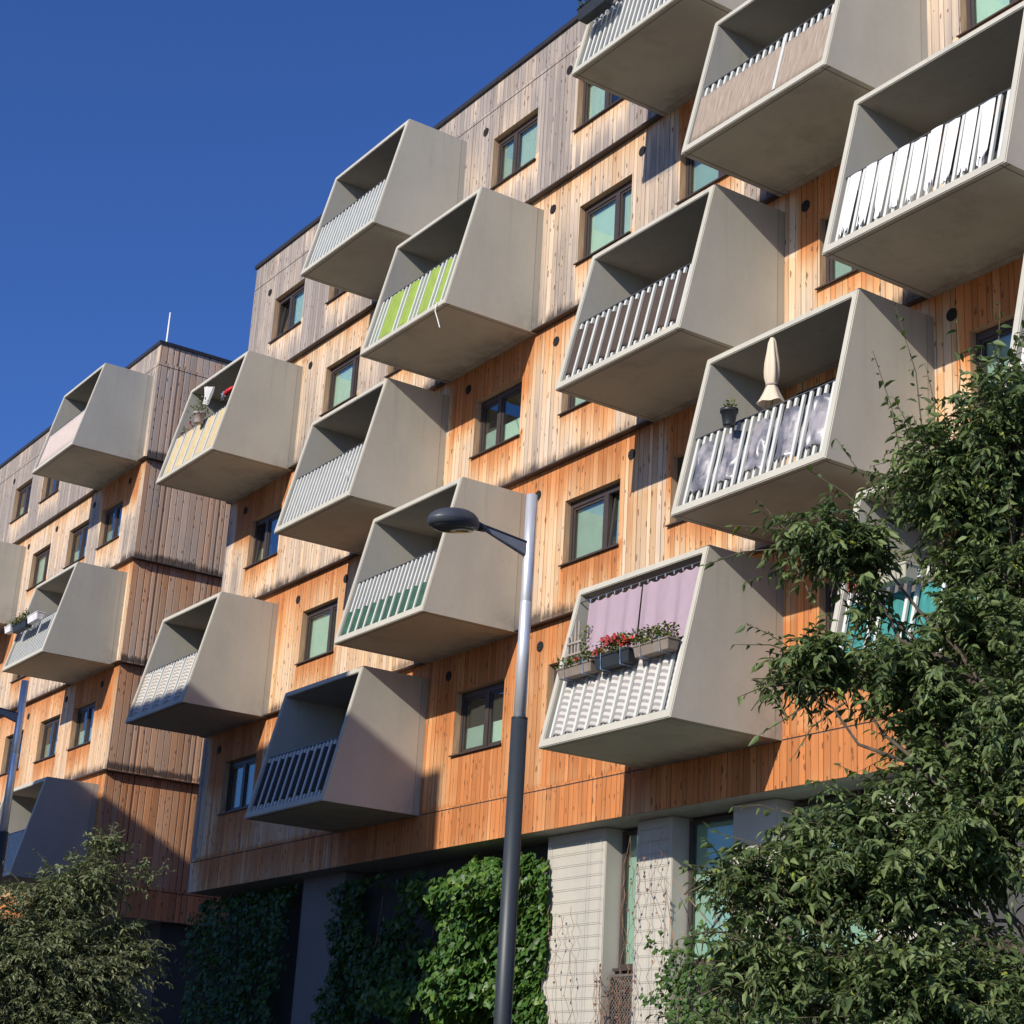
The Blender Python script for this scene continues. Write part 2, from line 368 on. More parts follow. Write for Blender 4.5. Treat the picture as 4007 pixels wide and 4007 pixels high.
VENT = [(-38.99, 19.41), (-36.19, 16.43), (-39.03, 13.45), (-23.23, 16.42), (-26.07, 16.41), (-25.75, 19.41), (-28.81, 19.41), (-25.72, 13.45), (-23.21, 10.44), (-18.85, 13.44),
        (-28.8, 13.44), (-35.62, 10.43), (-33.39, 10.44), (-28.8, 7.46), (-26.05, 10.43), (-25.72, 7.47), (-39.03, 7.44), (-15.84, 10.45)]
VENTL = [(-50.11, 10.46), (-47.37, 10.45), (-53.29, 10.44), (-50.03, 16.44), (-53.17, 16.45), (-58.38, 19.46), (-47.29, 16.47), (-55.73, 16.47)]

SG = lambda t: 1 / (1 + math.exp(-t))
def wear_at(x, z, side=False, left=False):
    k = min(5, int(math.floor((z - 1.9) / 3.0))); fz = (z - zl(k)) / 3.0
    base = {0: .17, 1: .22, 2: .47, 3: .61, 4: .82, 5: 1.0}.get(k, 1.)
    if side: base = {0: .22, 1: .32, 2: .52, 3: .66, 4: .76, 5: .86}.get(k, .8)
    w = base + (.22 if 2 <= k <= 4 else .05) * (.55 - fz)
    if k < 5: w -= (.22 if side else .54) * math.exp(-((1 - fz) * 3 / .42)) 
    if not side and not left:
        if k <= 1 and x < -33: w += .16
        w += (.75 if k <= 1 else .3) * max(0, 1 - (x - XM0) / .75)
    if not side:
        for (wx, wk, _, _) in (WINL if left else WIN):
            if wk == k and wx - .05 < x < wx + WW + .05:
                d = zl(k) + WZ0 - z
                if d > -.05: w -= .68 * math.exp(-max(d, 0) / (.35 if k == 5 else .6))
        for n, (bx, bk) in BALC.items():
            top = zb(bk)
            if bx + .35 < x < bx + W - .05 and top - 1.9 < z < top and (n in LEFT_B) == left:
                w -= .75 * SG((z - (top - 1.25)) / .18)
            elif bx - .45 < x <= bx + .35 and top - 1.25 < z < top and (n in LEFT_B) == left: w += .22
            elif bk == k and bx + W < x < bx + W + .35: w -= .12
    d = z - zl(k)
    st = max(0., 1 - d / .62) ** 1.3 if k >= 2 else 0.
    if k == 5: st *= .55
    if side and k >= 2: st = min(1.15, max(0., 1 - d / .38) * 1.5)
    return max(0, min(1, w)), st

def clad(name, parent, axis, a0, a1, zs0, zs1, openings, joints, fixed, side=False, left=False):
    """grid wall with real openings and open joints; u runs along the wall"""
    aa = set([a0, a1]); zz = set([zs0, zs1])
    for (o0, o1, p0, p1) in openings: aa |= {o0, o1}; zz |= {p0, p1}
    for j in joints: zz |= {j - .011, j + .011}
    def fill(s, step):
        s = sorted(s); out = []
        for p, q in zip(s, s[1:]):
            n = max(1, int(math.ceil((q - p) / step)))
            out += [p + (q - p) * i / n for i in range(n)]
        return out + [s[-1]]
    A, Z = fill(aa, .2), fill(zz, .13)
    na, nz = len(A), len(Z); verts = []; wr = []; stn = []
    for z in Z:
        for a in A:
            verts.append((a, fixed, z) if axis == 'x' else (fixed, a, z))
            w_, s_ = wear_at(a, z, side, left); wr.append(w_); stn.append(s_)
    faces = []
    for j in range(nz - 1):
        zc = (Z[j] + Z[j + 1]) / 2
        if any(abs(zc - q) < .011 for q in joints): continue
        for i in range(na - 1):
            ac = (A[i] + A[i + 1]) / 2
            if any(o0 < ac < o1 and p0 < zc < p1 for (o0, o1, p0, p1) in openings): continue
            faces.append((j * na + i, j * na + i + 1, (j + 1) * na + i + 1, (j + 1) * na + i))
    me = bpy.data.meshes.new(name); me.from_pydata(verts, [], faces)
    for nm, vals in (('wear', wr), ('stain', stn)):
        at = me.attributes.new(nm, 'FLOAT', 'POINT'); at.data.foreach_set('value', vals)
    uv = me.uv_layers.new(name='UVMap')
    li = np.empty(len(me.loops), dtype=np.int32); me.loops.foreach_get('vertex_index', li)
    vv = np.array(verts); uu = np.stack([vv[li, 0 if axis == 'x' else 1] + 100, vv[li, 2]], 1)
    uv.data.foreach_set('uv', uu.astype(np.float32).ravel()); me.update()
    return link(name, me, M['wood_side' if side else 'wood'], parent)

# ------------------------------------------------------------------ buildings
main = thing('apartment_building', (-25, 0, GZ), 'long timber clad apartment block with rows of slanted concrete balconies, filling centre and right', 'building')
left = thing('apartment_building', (-52, 0, GZ), 'timber clad apartment block at the left, showing its bare brown side wall across a gap', 'building')

op = lambda wins: [(x, x + WW, zl(k) + WZ0, zl(k) + WZ1) for (x, k, _, _) in wins]
clad('wood_cladding', main, 'x', XM0, XM1, BASE, ROOF - .10, op(WIN), [JOINT, RJ], 0.)
clad('wood_cladding', left, 'x', XL0, XL1, 4.09, ROOF - .10, op(WINL), [JOINT, RJ - .02], 0., left=True)
clad('side_cladding', left, 'y', 0., 11.9, 4.09, ROOF - .10, [], [JOINT, RJ - .02], XL1, side=True)
clad('side_cladding', main, 'y', 0., 11.9, BASE, ROOF - .10, [], [JOINT, RJ], XM0, side=True)
clad('side_cladding', main, 'y', 0., 11.9, BASE, ROOF - .10, [], [JOINT, RJ], XM1, side=True)
for par, x0, x1, zb0 in ((main, XM0 + .02, XM1 - .02, BASE), (left, XL0, XL1 - .02, 4.09)):
    for j in (JOINT, RJ - .01): MB().box(x0, x1, .012, .03, j - .06, j + .06).build('joint_backing', M['dark_wall'], par)
    # rest of the body: rear, roof deck
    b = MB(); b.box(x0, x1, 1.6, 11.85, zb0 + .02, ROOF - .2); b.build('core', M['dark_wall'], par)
    b = MB(); b.box(x0 + .02, x1 - .02, .06, 11.8, ROOF - .18, ROOF - .12); b.build('roof_deck', M['roof'], par)
    # coping
    b = MB(); b.box(x0 - .05, x1 + .05, -.06, .25, ROOF - .10, ROOF)
    if par is left: b.box(x1 - .25, x1 + .065, .25, 11.95, ROOF - .10, ROOF)
    else: b.box(x0 - .065, x0 + .25, .25, 11.95, ROOF - .10, ROOF)
    b.build('coping', M['coping'], par)
    # flashings at every storey: sloped sheet with drip edge
    for k in (2, 3, 4, 5):
        z = zl(k); b = MB()
        xa, xb = (x0 - .02, x1) if par is main else (x0, x1 + .02)
        b.quadbox([(xa, -.135, z - .045), (xb + (.115 if par is left else 0), -.135, z - .045), (xb + (.115 if par is left else 0), -.002, z - .045), (xa, -.002, z - .045),
                   (xa, -.135, z - .020), (xb + (.115 if par is left else 0), -.135, z - .020), (xb + (.115 if par is left else 0), -.002, z + .012), (xa, -.002, z + .012)])
        if par is left: b.quadbox([(XL1 + .002, 0, z - .045), (XL1 + .135, 0, z - .045), (XL1 + .135, 11.9, z - .045), (XL1 + .002, 11.9, z - .045),
                                   (XL1 + .002, 0, z + .012), (XL1 + .135, 0, z - .020), (XL1 + .135, 11.9, z - .020), (XL1 + .002, 11.9, z + .012)])
        b.build('drip_ledge', M['ledge'], par)
# soffits and ground storeys
MB().box(XM0 + .01, XM1, .02, 3.2, BASE, BASE + .05).build('soffit', M['soffit'], main)
MB().box(XL0, XL1 - .01, .02, 4., 4.09, 4.13).build('soffit', M['soffit'], left)
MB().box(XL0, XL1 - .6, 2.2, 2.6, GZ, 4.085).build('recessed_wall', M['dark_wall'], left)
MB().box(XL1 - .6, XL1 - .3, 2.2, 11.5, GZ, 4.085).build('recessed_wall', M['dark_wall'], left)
# main ground storey: panels in front of recessed wall
def pillar(x0, x1, y0=.45, mat='pillar'):
    return MB().box(x0, x1, y0, y0 + .45, GZ, BASE - .004).build('concrete_pillar', M[mat], main, bevel=.012)
pillar(-25.82, -24.12); pillar(-23.28, -22.36); pillar(-20.9, -19.9); pillar(-17.9, -16.4); pillar(-34.95, -33.1, .45, 'grey_wall')
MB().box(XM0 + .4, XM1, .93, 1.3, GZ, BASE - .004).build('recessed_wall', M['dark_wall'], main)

def ground_window(x0, x1, z0, z1):
    y = .78
    fr = MB()
    for a in ((x0, x0 + .07, z0, z1), (x1 - .07, x1, z0, z1), (x0 + .07, x1 - .07, z0, z0 + .07), (x0 + .07, x1 - .07, z1 - .07, z1)):
        fr.box(a[0], a[1], y, y + .09, a[2], a[3])
    w = fr.build('ground_floor_window', M['frame'], main, O=(x0, y, z0))
    MB().box(x0 + .07, x1 - .07, y + .03, y + .045, z0 + .07, z1 - .07).build('pane', M['glass'], w)
    MB().box(x0 + .07, x1 - .07, y + .10, y + .112, z0 + .07, z1 - .07).build('blind', M['shop_blind'], w)
    MB().box(x0, x1, y - .12, y, z0 - .05, z0 - .004).build('sill', M['frame'], w)
for a in ((-24.10, -23.30, 1.85, 4.1), (-22.34, -20.92, 1.85, 4.1), (-19.88, -17.92, 1.85, 4.1)): ground_window(*a)
def lattice_panel(x0, x1, z0, z1, y):
    b = MB(); p = .075
    n = int((x1 - x0 + z1 - z0) / p) + 1
    for sgn in (1, -1):
        for i in range(n):
            c = i * p
            if sgn > 0:
                xa, za = (x0 + c, z0) if c < x1 - x0 else (x1, z0 + c - (x1 - x0))
                xb, zb_ = (x0, z0 + c) if c < z1 - z0 else (x0 + c - (z1 - z0), z1)
            else:
                xa, za = (x1 - c, z0) if c < x1 - x0 else (x0, z0 + c - (x1 - x0))
                xb, zb_ = (x1, z0 + c) if c < z1 - z0 else (x1 - (c - (z1 - z0)), z1)
            b.tube([(xa, y + .004 * sgn, za), (xb, y + .004 * sgn, zb_)], .011, 3, False)
    for a in ((x0, x0 + .04, z0, z1), (x1 - .04, x1, z0, z1)): b.box(a[0], a[1], y - .02, y + .02, a[2], a[3])
    b.box(x0, x1, y - .021, y + .021, z1 - .04, z1 + .001)
    b.build('mesh_panel', M['mesh'], main)
lattice_panel(-24.09, -23.31, GZ + .1, 1.74, .62); lattice_panel(-22.33, -20.95, GZ + .1, 1.74, .62); lattice_panel(-28.55, -25.9, GZ + .1, 2.4, .62)
def trellis(x0, x1, y):
    b = MB(); z = GZ + .3
    while z < 4.0:
        b.tube([(x0, y, z), (x1, y, z)], .0028, 4); z += .2
    for x in (x0, x0 + .06, x1 - .06, x1 - .38, x1 - .46): b.tube([(x, y - .012, GZ + .2), (x, y - .008, 4.0)], .0028, 4)
    b.build('wire_trellis', M['wire'], main)
trellis(-25.72, -24.15, .41); trellis(-23.22, -22.40, .41)

# ------------------------------------------------------------------ windows
wr_ = random.Random(12)
def window(par, x, k, mf, bl, tilt=None):
    z0, z1 = zl(k) + WZ0, zl(k) + WZ1; x1 = x + WW; yr = .13; O = (x, 0, z0)
    # reveal boards lining the opening
    b = MB()
    b.box(x - .02, x, .003, .32, z0 - .02, z1 + .02); b.box(x1, x1 + .02, .003, .32, z0 - .02, z1 + .02)
    b.box(x, x1, .003, .32, z1, z1 + .02); b.box(x, x1, .003, .32, z0 - .02, z0)
    w = b.build('window', M['reveal'], par, O=O)
    e = .002
    fr = MB(); t = .075; mx = x + WW * mf
    fr.box(x + e, x + t, yr, yr + .09, z0 + e, z1 - e); fr.box(x1 - t, x1 - e, yr, yr + .09, z0 + e, z1 - e)
    fr.box(x + t, x1 - t, yr, yr + .09, z0 + e, z0 + t); fr.box(x + t, x1 - t, yr, yr + .09, z1 - t - .05, z1 - e)
    fr.box(mx - .065, mx + .065, yr - .006, yr + .084, z0 + t, z1 - t - .05)
    fr.build('frame', M['frame'], w)
    for i, (a, c) in enumerate(((x + t, mx - .065), (mx + .065, x1 - t))):
        s = MB(); q = .045; za, zc = z0 + t, z1 - t - .05
        tl = .10 if tilt == i else 0.
        g = lambda xx, yy, zz: (xx, yy + (tl * -0 + tl * (zz - za) / (zc - za)), zz)
        def bx(mb, xa, xb, ya, yb, z_a, z_b): mb.quadbox([g(xa, ya, z_a), g(xb, ya, z_a), g(xb, yb, z_a), g(xa, yb, z_a), g(xa, ya, z_b), g(xb, ya, z_b), g(xb, yb, z_b), g(xa, yb, z_b)])
        bx(s, a + e, a + q, yr + .02, yr + .07, za, zc); bx(s, c - q, c - e, yr + .02, yr + .07, za, zc)
        bx(s, a + q, c - q, yr + .02, yr + .07, za + e, za + q); bx(s, a + q, c - q, yr + .02, yr + .07, zc - q, zc - e)
        s.build('sash', M['frame'], w)
        p = MB(); bx(p, a + q, c - q, yr + .04, yr + .052, za + q, zc - q); p.build('pane', M['glass'], w)
        if bl[i] != 'n':
            zt = zc + .06 if bl[i] == 'f' else za + (zc - za) * .45
            MB().box(a - .05, c + .05, yr + .095 + (.09 if tilt == i else 0), yr + .101 + (.09 if tilt == i else 0), za - .03, zt).build('blind' if bl[i] == 'f' else 'curtain', M[wr_.choice(['blind', 'blind', 'blind_cream', 'blind_grey'])], w)
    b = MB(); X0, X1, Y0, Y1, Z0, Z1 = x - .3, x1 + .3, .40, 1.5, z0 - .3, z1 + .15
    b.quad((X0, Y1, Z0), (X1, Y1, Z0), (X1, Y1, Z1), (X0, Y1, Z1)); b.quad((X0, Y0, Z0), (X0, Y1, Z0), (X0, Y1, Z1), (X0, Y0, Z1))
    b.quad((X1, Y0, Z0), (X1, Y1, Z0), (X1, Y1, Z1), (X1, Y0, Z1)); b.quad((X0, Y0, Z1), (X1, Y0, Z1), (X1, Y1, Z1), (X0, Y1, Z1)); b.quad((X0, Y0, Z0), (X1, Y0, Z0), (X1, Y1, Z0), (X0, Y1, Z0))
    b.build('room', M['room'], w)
    s = MB(); s.quadbox([(x - .045, -.06, z0 - .03), (x1 + .045, -.06, z0 - .03), (x1 + .045, yr - .002, z0 - .002), (x - .045, yr - .002, z0 - .002),
                         (x - .045, -.06, z0 - .006), (x1 + .045, -.06, z0 - .006), (x1 + .045, yr - .002, z0 + .022), (x - .045, yr - .002, z0 + .022)])
    s.v = [(vx if .0 > vy else min(max(vx, x + .001), x1 - .001), vy, vz) for vx, vy, vz in s.v]
    s.build('sill', M['frame'], w)
    return w
for a in WIN: window(main, *a, tilt=1 if a[:2] == (-25.16, 2) else 0 if a[:2] in ((-38.63, 5), (-38.63, 3)) else None)
for a in WINL: window(left, *a)
for par, lst in ((main, VENT), (left, VENTL)):
    for (x, z) in lst:
        b = MB(); n = 18; r = .098
        P = [(x + r * math.cos(2 * math.pi * i / n), z + r * math.sin(2 * math.pi * i / n)) for i in range(n)]
        k0 = len(b.v); b.v += [(p, -.012, q) for p, q in P] + [(p, .01, q) for p, q in P]
        b.f.append(list(range(n))); b.f += [[i, (i + 1) % n, n + (i + 1) % n, n + i] for i in range(n)]
        for s_ in (-.05, 0, .05):
            h = math.sqrt(r * r - s_ * s_) * .85; b.box(x - h, x + h, -.02, -.0125, z + s_ - .012, z + s_ + .012)
        b.build('vent_grille', M['vent'], par, O=(x, 0, z))

# ------------------------------------------------------------------ balconies
NS = 20
SX = [TH + (W - 2 * TH) * (i + .5) / NS for i in range(NS)]
RH = 1.30
def F(b, s, h, o=0.):
    x0, k = BALC[b]; return Vector((x0, -PB, zb(k))) + EX * s + UP * h + NO * o
SHELL = {}
def shell_mesh():
    t = TH; y_at = lambda z: -PB + (PB - PT) * z / HB
    o4 = [(0, 0), (W, 0), (W, HB), (0, HB)]; i4 = [(t, t + .02), (W - t, t + .02), (W - t, HB - t), (t, HB - t)]
    vs = [(x, y_at(z), z) for x, z in o4] + [(x, y_at(z), z) for x, z in i4] + [(x, .03, z) for x, z in o4] + [(x, .03, z) for x, z in i4]
    fs = []
    for i in range(4):
        j = (i + 1) % 4
        fs += [(i, j, 4 + j, 4 + i), (i, 8 + i, 8 + j, j), (4 + i, 4 + j, 12 + j, 12 + i), (8 + i, 12 + i, 12 + j, 8 + j)]
    me = bpy.data.meshes.new('balcony_shell'); me.from_pydata(vs, [], fs)
    bm = bmesh.new(); bm.from_mesh(me); bmesh.ops.recalc_face_normals(bm, faces=bm.faces)
    ed = [e for e in bm.edges if all(v.co.y < -.1 for v in e.verts)]
    bmesh.ops.bevel(bm, geom=ed, offset=.014, segments=2, affect='EDGES')
    bm.to_mesh(me); bm.free(); me.materials.append(M['concrete']); return me
def railing_mesh():
    mb = MB(); O = Vector((0, -PB, 0)); b0 = TH + .028
    for s in SX: mb.frame(O, EX, NO, UP, s - .026, s + .026, -.092, -.055, b0 + .02, RH + rnd.uniform(-.006, .006))
    return mb
def rails():
    mb = MB(); O = Vector((0, -PB, 0)); b0 = TH + .022
    mb.frame(O, EX, NO, UP, TH + .003, W - TH - .003, -.105, -.050, RH + .008, RH + .024)
    mb.frame(O, EX, NO, UP, TH + .003, W - TH - .003, -.125, -.05, b0 + .004, b0 + .034)
    for s in (TH + .02, W - TH - .045): mb.frame(O, EX, NO, UP, s - .012, s + .03, -.125, -.095, b0 + .035, RH + .007)
    return mb
shell = shell_mesh()
rm = railing_mesh().build('railing', M['slat'])
fm = rails().build('handrail', M['rail'])
door = MB(); door.box(.45, 2.85, -.035, -.002, .16, 2.38)
dm = door.build('balcony_door', M['door'])
hg = MB(); hg.box(2.5, 2.53, -.09, -.036, 1.0, 1.16); hm = hg.build('handle', M['rail'])
protos = (rm, fm, dm, hm)
balc = {}
for i, (n, (x0, k)) in enumerate(BALC.items()):
    par = left if n in LEFT_B else main
    o = bpy.data.objects.new('balcony', shell); COL.objects.link(o); o.parent = par; o.location = Vector((x0, 0, zb(k))) - wloc(par); balc[n] = o
    for p in protos[:3]:
        c = p if i == 0 else p.copy()
        if i: COL.objects.link(c)
        c.parent = o; c.location = (0, 0, 0)
bpy.data.objects.remove(hm)

# ------------------------------------------------------------------ screens woven through the slats
def strip_mesh(pts, thick=.004, h0=0., h1=1., base=None, nh=10, ragged=0., wrk=.0, seed=1):
    """pts: list of (s,o) along the railing; extruded along the slanted height"""
    r = random.Random(seed); n = len(pts); V = []; UVv = []
    ph = [r.uniform(0, 6) for _ in range(n)]
    for layer in (0, 1):
        for i, (s, o) in enumerate(pts):
            lo = h0 + (r.uniform(0, ragged) if ragged and layer == 0 else 0)
            if layer == 0: pts_lo = lo
            for j in range(nh + 1):
                t = j / nh; h = (h0 + (ragged * abs(math.sin(i * 1.7 + seed)) * (1 - t) if ragged else 0)) * 1 + (h1 - h0) * t
                oo = o + wrk * math.sin(ph[i] + t * 9 + i * .8) - thick * layer
                V.append(base(s, h, oo)); UVv.append((s, h))
    Fc = []; m = nh + 1
    for i in range(n - 1):
        for j in range(nh):
            a = i * m + j; Fc.append((a, a + m, a + m + 1, a + 1)); q = n * m + a; Fc.append((q, q + 1, q + m + 1, q + m))
    for i in range(n - 1):
        for j in (0, nh):
            a = i * m + j; q = n * m + a; Fc.append((a, q, q + m, a + m))
    for i in (0, n - 1):
        for j in range(nh):
            a = i * m + j; q = n * m + a; Fc.append((a, a + 1, q + 1, q))
    return V, UVv, Fc
def uvmesh(name, V, U, Fc, mat, O):
    me = bpy.data.meshes.new(name); me.from_pydata([tuple(Vector(v) - Vector(O)) for v in V], [], Fc)
    uv = me.uv_layers.new(name='UVMap'); li = np.empty(len(me.loops), dtype=np.int32); me.loops.foreach_get('vertex_index', li)
    uv.data.foreach_set('uv', np.array(U, dtype=np.float32)[li].ravel())
    bm = bmesh.new(); bm.from_mesh(me); bmesh.ops.recalc_face_normals(bm, faces=bm.faces); bm.to_mesh(me); bm.free()
    return link(name, me, mat, None, True, O)
FRONT, BACK = -.040, -.118
def weave(pattern):
    """pattern(i) True where the fabric passes in front of slat i"""
    pts = []; sides = [pattern(i) for i in range(NS)]
    pts.append((TH + .012, BACK + .01))
    for i, s in enumerate(SX):
        o = FRONT if sides[i] else BACK
        pts += [(s - .040, o), (s - .015, o + (.010 if sides[i] else -.004)), (s + .015, o + (.010 if sides[i] else -.004)), (s + .040, o)]
    pts.append((W - TH - .012, BACK + .01)); return pts
SCREEN_GROUP = 'privacy screens on the balcony railings'
def screen(b, pattern, h0, h1, mat, label, name='privacy_screen', wrk=.0, ragged=0., cat='privacy screen'):
    V, U, Fc = strip_mesh(weave(pattern), .004, h0, h1, lambda s, h, o: F(b, s, h, o), 12, ragged, wrk, hash(b) % 50 if False else ord(b))
    return tag(uvmesh(name, V, U, Fc, mat, F(b, W / 2, h0, -.08)), label, cat, SCREEN_GROUP)
alt = lambda i: i % 2 == 0
pair = lambda i: i % 4 in (1, 2)
screen('C', alt, .27, 1.17, cloth_mat('brown_fabric', (.062, .040, .030), .12, .1), 'dark brown fabric screen woven through balcony slats directly above the cream parasol row')
screen('D', pair, .27, 1.14, cloth_mat('plastic_film', (.125, .13, .155), .22, .08, rough=.28, mottled=(.33, .31, .33)), 'crumpled grey plastic film screen on the balcony with the closed parasol', wrk=.018, ragged=.08)
screen('I', alt, .17, .66, cloth_mat('dark_green_fabric', (.022, .085, .055), .35, .1), 'low dark green fabric screen covering the bottom half of a white slat railing')
screen('J', lambda i: i % 2 == 1 and i < 19, .19, 1.15, cloth_mat('striped_fabric', (.66, .63, .59), .05, .25, ((.36, .34, .33), .105)), 'grey and white striped fabric screen below the three flower boxes')
screen('K', alt, .27, 1.19, cloth_mat('black_fabric', (.028, .022, .022), .2, .05), 'black fabric screen on the shaded lowest balcony left of the tall lamp post')
screen('L', lambda i: i % 4 in (0, 1), .17, 1.24, cloth_mat('striped_fabric_cream', (.70, .67, .60), .05, .3, ((.44, .39, .34), .085)), 'cream and grey striped fabric screen on the balcony beside the gap, half in shade')
screen('M', pair, .16, 1.24, cloth_mat('pale_yellow_fabric', (.70, .57, .33), .08, .3), 'pale yellow fabric screen below the hanging white cloth')
screen('N', pair, .22, 1.03, cloth_mat('teal_fabric', (.055, .30, .28), .15, .3), 'teal fabric screen seen through the leaves of the big tree')
# one-piece screens behind all slats
def backscreen(b, h0, h1, mat, label, front=False):
    n = 160 if front else 40
    pts = [(TH + .02 + (W - 2 * TH - .04) * i / n, FRONT - .012 + .012 * math.cos(2 * math.pi * 20 * (i / n) + math.pi) if front else BACK - .03 + .006 * math.sin(i * 1.3)) for i in range(n + 1)]
    V, U, Fc = strip_mesh(pts, .004, h0, h1, lambda s, h, o: F(b, s, h, o), 4)
    return tag(uvmesh('privacy_screen', V, U, Fc, mat, F(b, W / 2, h0, -.1)), label, 'privacy screen', SCREEN_GROUP)
backscreen('P', .16, 1.25, cloth_mat('pinkish_fabric', (.66, .56, .51), .06, .3), 'pinkish white fabric screen tied in front of the slats of the left block\'s topmost balcony', True)
backscreen('A', .16, 1.22, cloth_mat('pale_grey_fabric', (.46, .49, .47), .05, .3), 'pale grey fabric screen behind slats of the balcony highest against the sky')
backscreen('H', .16, 1.22, cloth_mat('white_grey_fabric', (.42, .42, .41), .05, .3), 'off white fabric screen behind bright white slats, beside the trailing white cable')
# lime green bands: one continuous cloth laid over and under groups of slats
GB = [(.60, .96), (1.27, 1.67), (2.05, 2.43), (2.62, 2.84)]
screen('B', lambda i: any(a < SX[i] < c for a, c in GB), .17, 1.25, cloth_mat('lime_fabric', (.34, .47, .085), .1, .3), 'lime green fabric screen woven in broad bands through the slats')
# reed mat in front of the slats
def reed():
    pts = [(TH + .02 + (W - 2 * TH - .04) * i / 120, -.035 + .010 * math.sin(i * .9) * (i % 2)) for i in range(121)]
    m, nt, bs = newmat('reed_mat')
    uv = N(nt, 'ShaderNodeUVMap', uv_map='UVMap').outputs[0]
    f = noise(nt, mapping(nt, uv, (90, 2.2, 1)), 1., 4, .7); g = noise(nt, mapping(nt, uv, (14, 9, 1)), 1., 3)
    c = ramp(nt, f, [(.3, (.10, .075, .055)), (.5, (.31, .245, .19)), (.75, (.50, .42, .34))])
    L(nt, mixc(nt, math_(nt, 'MULTIPLY', g, .35), c, (.34, .275, .215)), bs.inputs['Base Color']); bs.inputs['Roughness'].default_value = .85
    bump(nt, bs, f, .6, .01)
    V, U, Fc = strip_mesh(pts, .008, .17, 1.10, lambda s, h, o: F('F', s, h + .02 * math.sin(s * 2.1) * (h < .3), o), 6)
    tag(uvmesh('reed_mat', V, U, Fc, m, F('F', W / 2, .17)), 'brown reed mat tied across the front of a slat railing', 'reed mat', SCREEN_GROUP)
    mb = MB(); mb.frame(F('F', 0, 0), EX, NO, UP, 2.06, 2.12, -.03, -.012, .18, RH - .02)
    tag(mb.build('cover_slat', M['slat'], O=F('F', 2.09, .18)), 'single grey slat holding down the brown reed mat', 'slat')
reed()
# white torn strips
def torn():
    V, U, Fc = [], [], []; r = random.Random(5)
    for i in range(1, 18, 2):
        s = SX[i]; n = 13; hw = .102; nh = 14; b0 = len(V)
        tp = RH - .01 + r.uniform(-.03, .012); fr_ = [r.uniform(0, .27) if r.random() < .6 else r.uniform(0, .06) for _ in range(n)]
        for lay in (0, 1):
            for a in range(n):
                u = -1 + 2 * a / (n - 1)
                for j in range(nh + 1):
                    t = j / nh; h = .20 + fr_[a] * (1 - t) + (tp - .20 - fr_[a] * (1 - t)) * t
                    sw = hw * (1 - .25 * (1 - t) ** 2 * abs(u)) 
                    o = FRONT + .008 - .008 * u * u + .006 * math.sin(3 * t + i) - .004 * lay + .014 * (1 - t) ** 2 * math.sin(a * 2.3 + i)
                    V.append(F('E', s + u * sw + .02 * (1 - t) * math.sin(i * 3.), h, o)); U.append((s + u * hw, h))
        m = nh + 1
        for a in range(n - 1):
            for j in range(nh):
                q = b0 + a * m + j; Fc.append((q, q + m, q + m + 1, q + 1)); w_ = q + n * m; Fc.append((w_, w_ + 1, w_ + m + 1, w_ + m))
    tag(uvmesh('privacy_screen', V, U, Fc, cloth_mat('white_fleece', (.84, .84, .85), .03, .15), F('E', W / 2, .2)),
        'bright white torn fabric strips with frayed ends hung over a railing', 'privacy screen', SCREEN_GROUP)
torn()

# ------------------------------------------------------------------ leaves
def leaves_mesh(name, items, shape, mat, O, tones, fold=.25):
    """items: array rows (px,py,pz, dirx,diry,dirz, upx,upy,upz, len, wid)"""
    A = np.array(items, dtype=np.float64); n = len(A)
    d = A[:, 3:6]; d /= np.linalg.norm(d, axis=1, keepdims=True) + 1e-9
    up = A[:, 6:9]; sd = np.cross(d, up); sd /= np.linalg.norm(sd, axis=1, keepdims=True) + 1e-9
    nn = np.cross(sd, d); ln = A[:, 9:10]; wd = A[:, 10:11]
    tpl, faces = shape
    V = np.empty((n, len(tpl), 3))
    for i, (l, w, z) in enumerate(tpl): V[:, i] = A[:, :3] + d * (l * ln) + sd * (w * wd) + nn * (z * ln) - np.array(O)
    Vf = V.reshape(-1, 3).astype(np.float32); k = len(tpl)
    idx = []; cnt = []
    fa = [np.array(f) for f in faces]
    per = np.concatenate(fa); sizes = np.array([len(f) for f in fa])
    allidx = (per[None, :] + (np.arange(n) * k)[:, None]).ravel().astype(np.int32)
    tot = np.tile(sizes, n).astype(np.int32); start = np.concatenate([[0], np.cumsum(tot)[:-1]]).astype(np.int32)
    me = bpy.data.meshes.new(name); me.vertices.add(n * k); me.vertices.foreach_set('co', Vf.ravel())
    me.loops.add(len(allidx)); me.loops.foreach_set('vertex_index', allidx)
    me.polygons.add(len(tot)); me.polygons.foreach_set('loop_start', start)
    try: me.polygons.foreach_set('loop_total', tot)
    except Exception: pass
    me.update(calc_edges=True); me.validate()
    at = me.attributes.new('tone', 'FLOAT', 'POINT'); at.data.foreach_set('value', np.repeat(np.array(tones, dtype=np.float32), k))
    me.materials.append(mat); me.polygons.foreach_set('use_smooth', [True] * len(me.polygons))
    return me
OVATE = ([(0, 0, 0), (.3, -.5, .10), (.33, 0, 0), (.3, .5, .10), (.66, -.36, .06), (.68, 0, -.05), (.66, .36, .06), (1, 0, -.16)],
         [(0, 2, 1), (0, 3, 2), (1, 2, 5, 4), (2, 3, 6, 5), (4, 5, 7), (5, 6, 7)])
HEART = ([(0, 0, 0), (-.12, -.42, .05), (.25, -.56, .07), (.4, 0, 0), (.25, .56, .07), (-.12, .42, .05), (.7, -.3, .03), (.7, .3, .03), (1, 0, -.1)],
         [(0, 3, 2, 1), (0, 5, 4, 3), (2, 3, 6), (3, 4, 7), (3, 8, 6), (3, 7, 8)])
SMALL = ([(0, 0, 0), (.5, -.5, .08), (.5, .5, .08), (1, 0, -.06)], [(0, 2, 1), (1, 2, 3)])

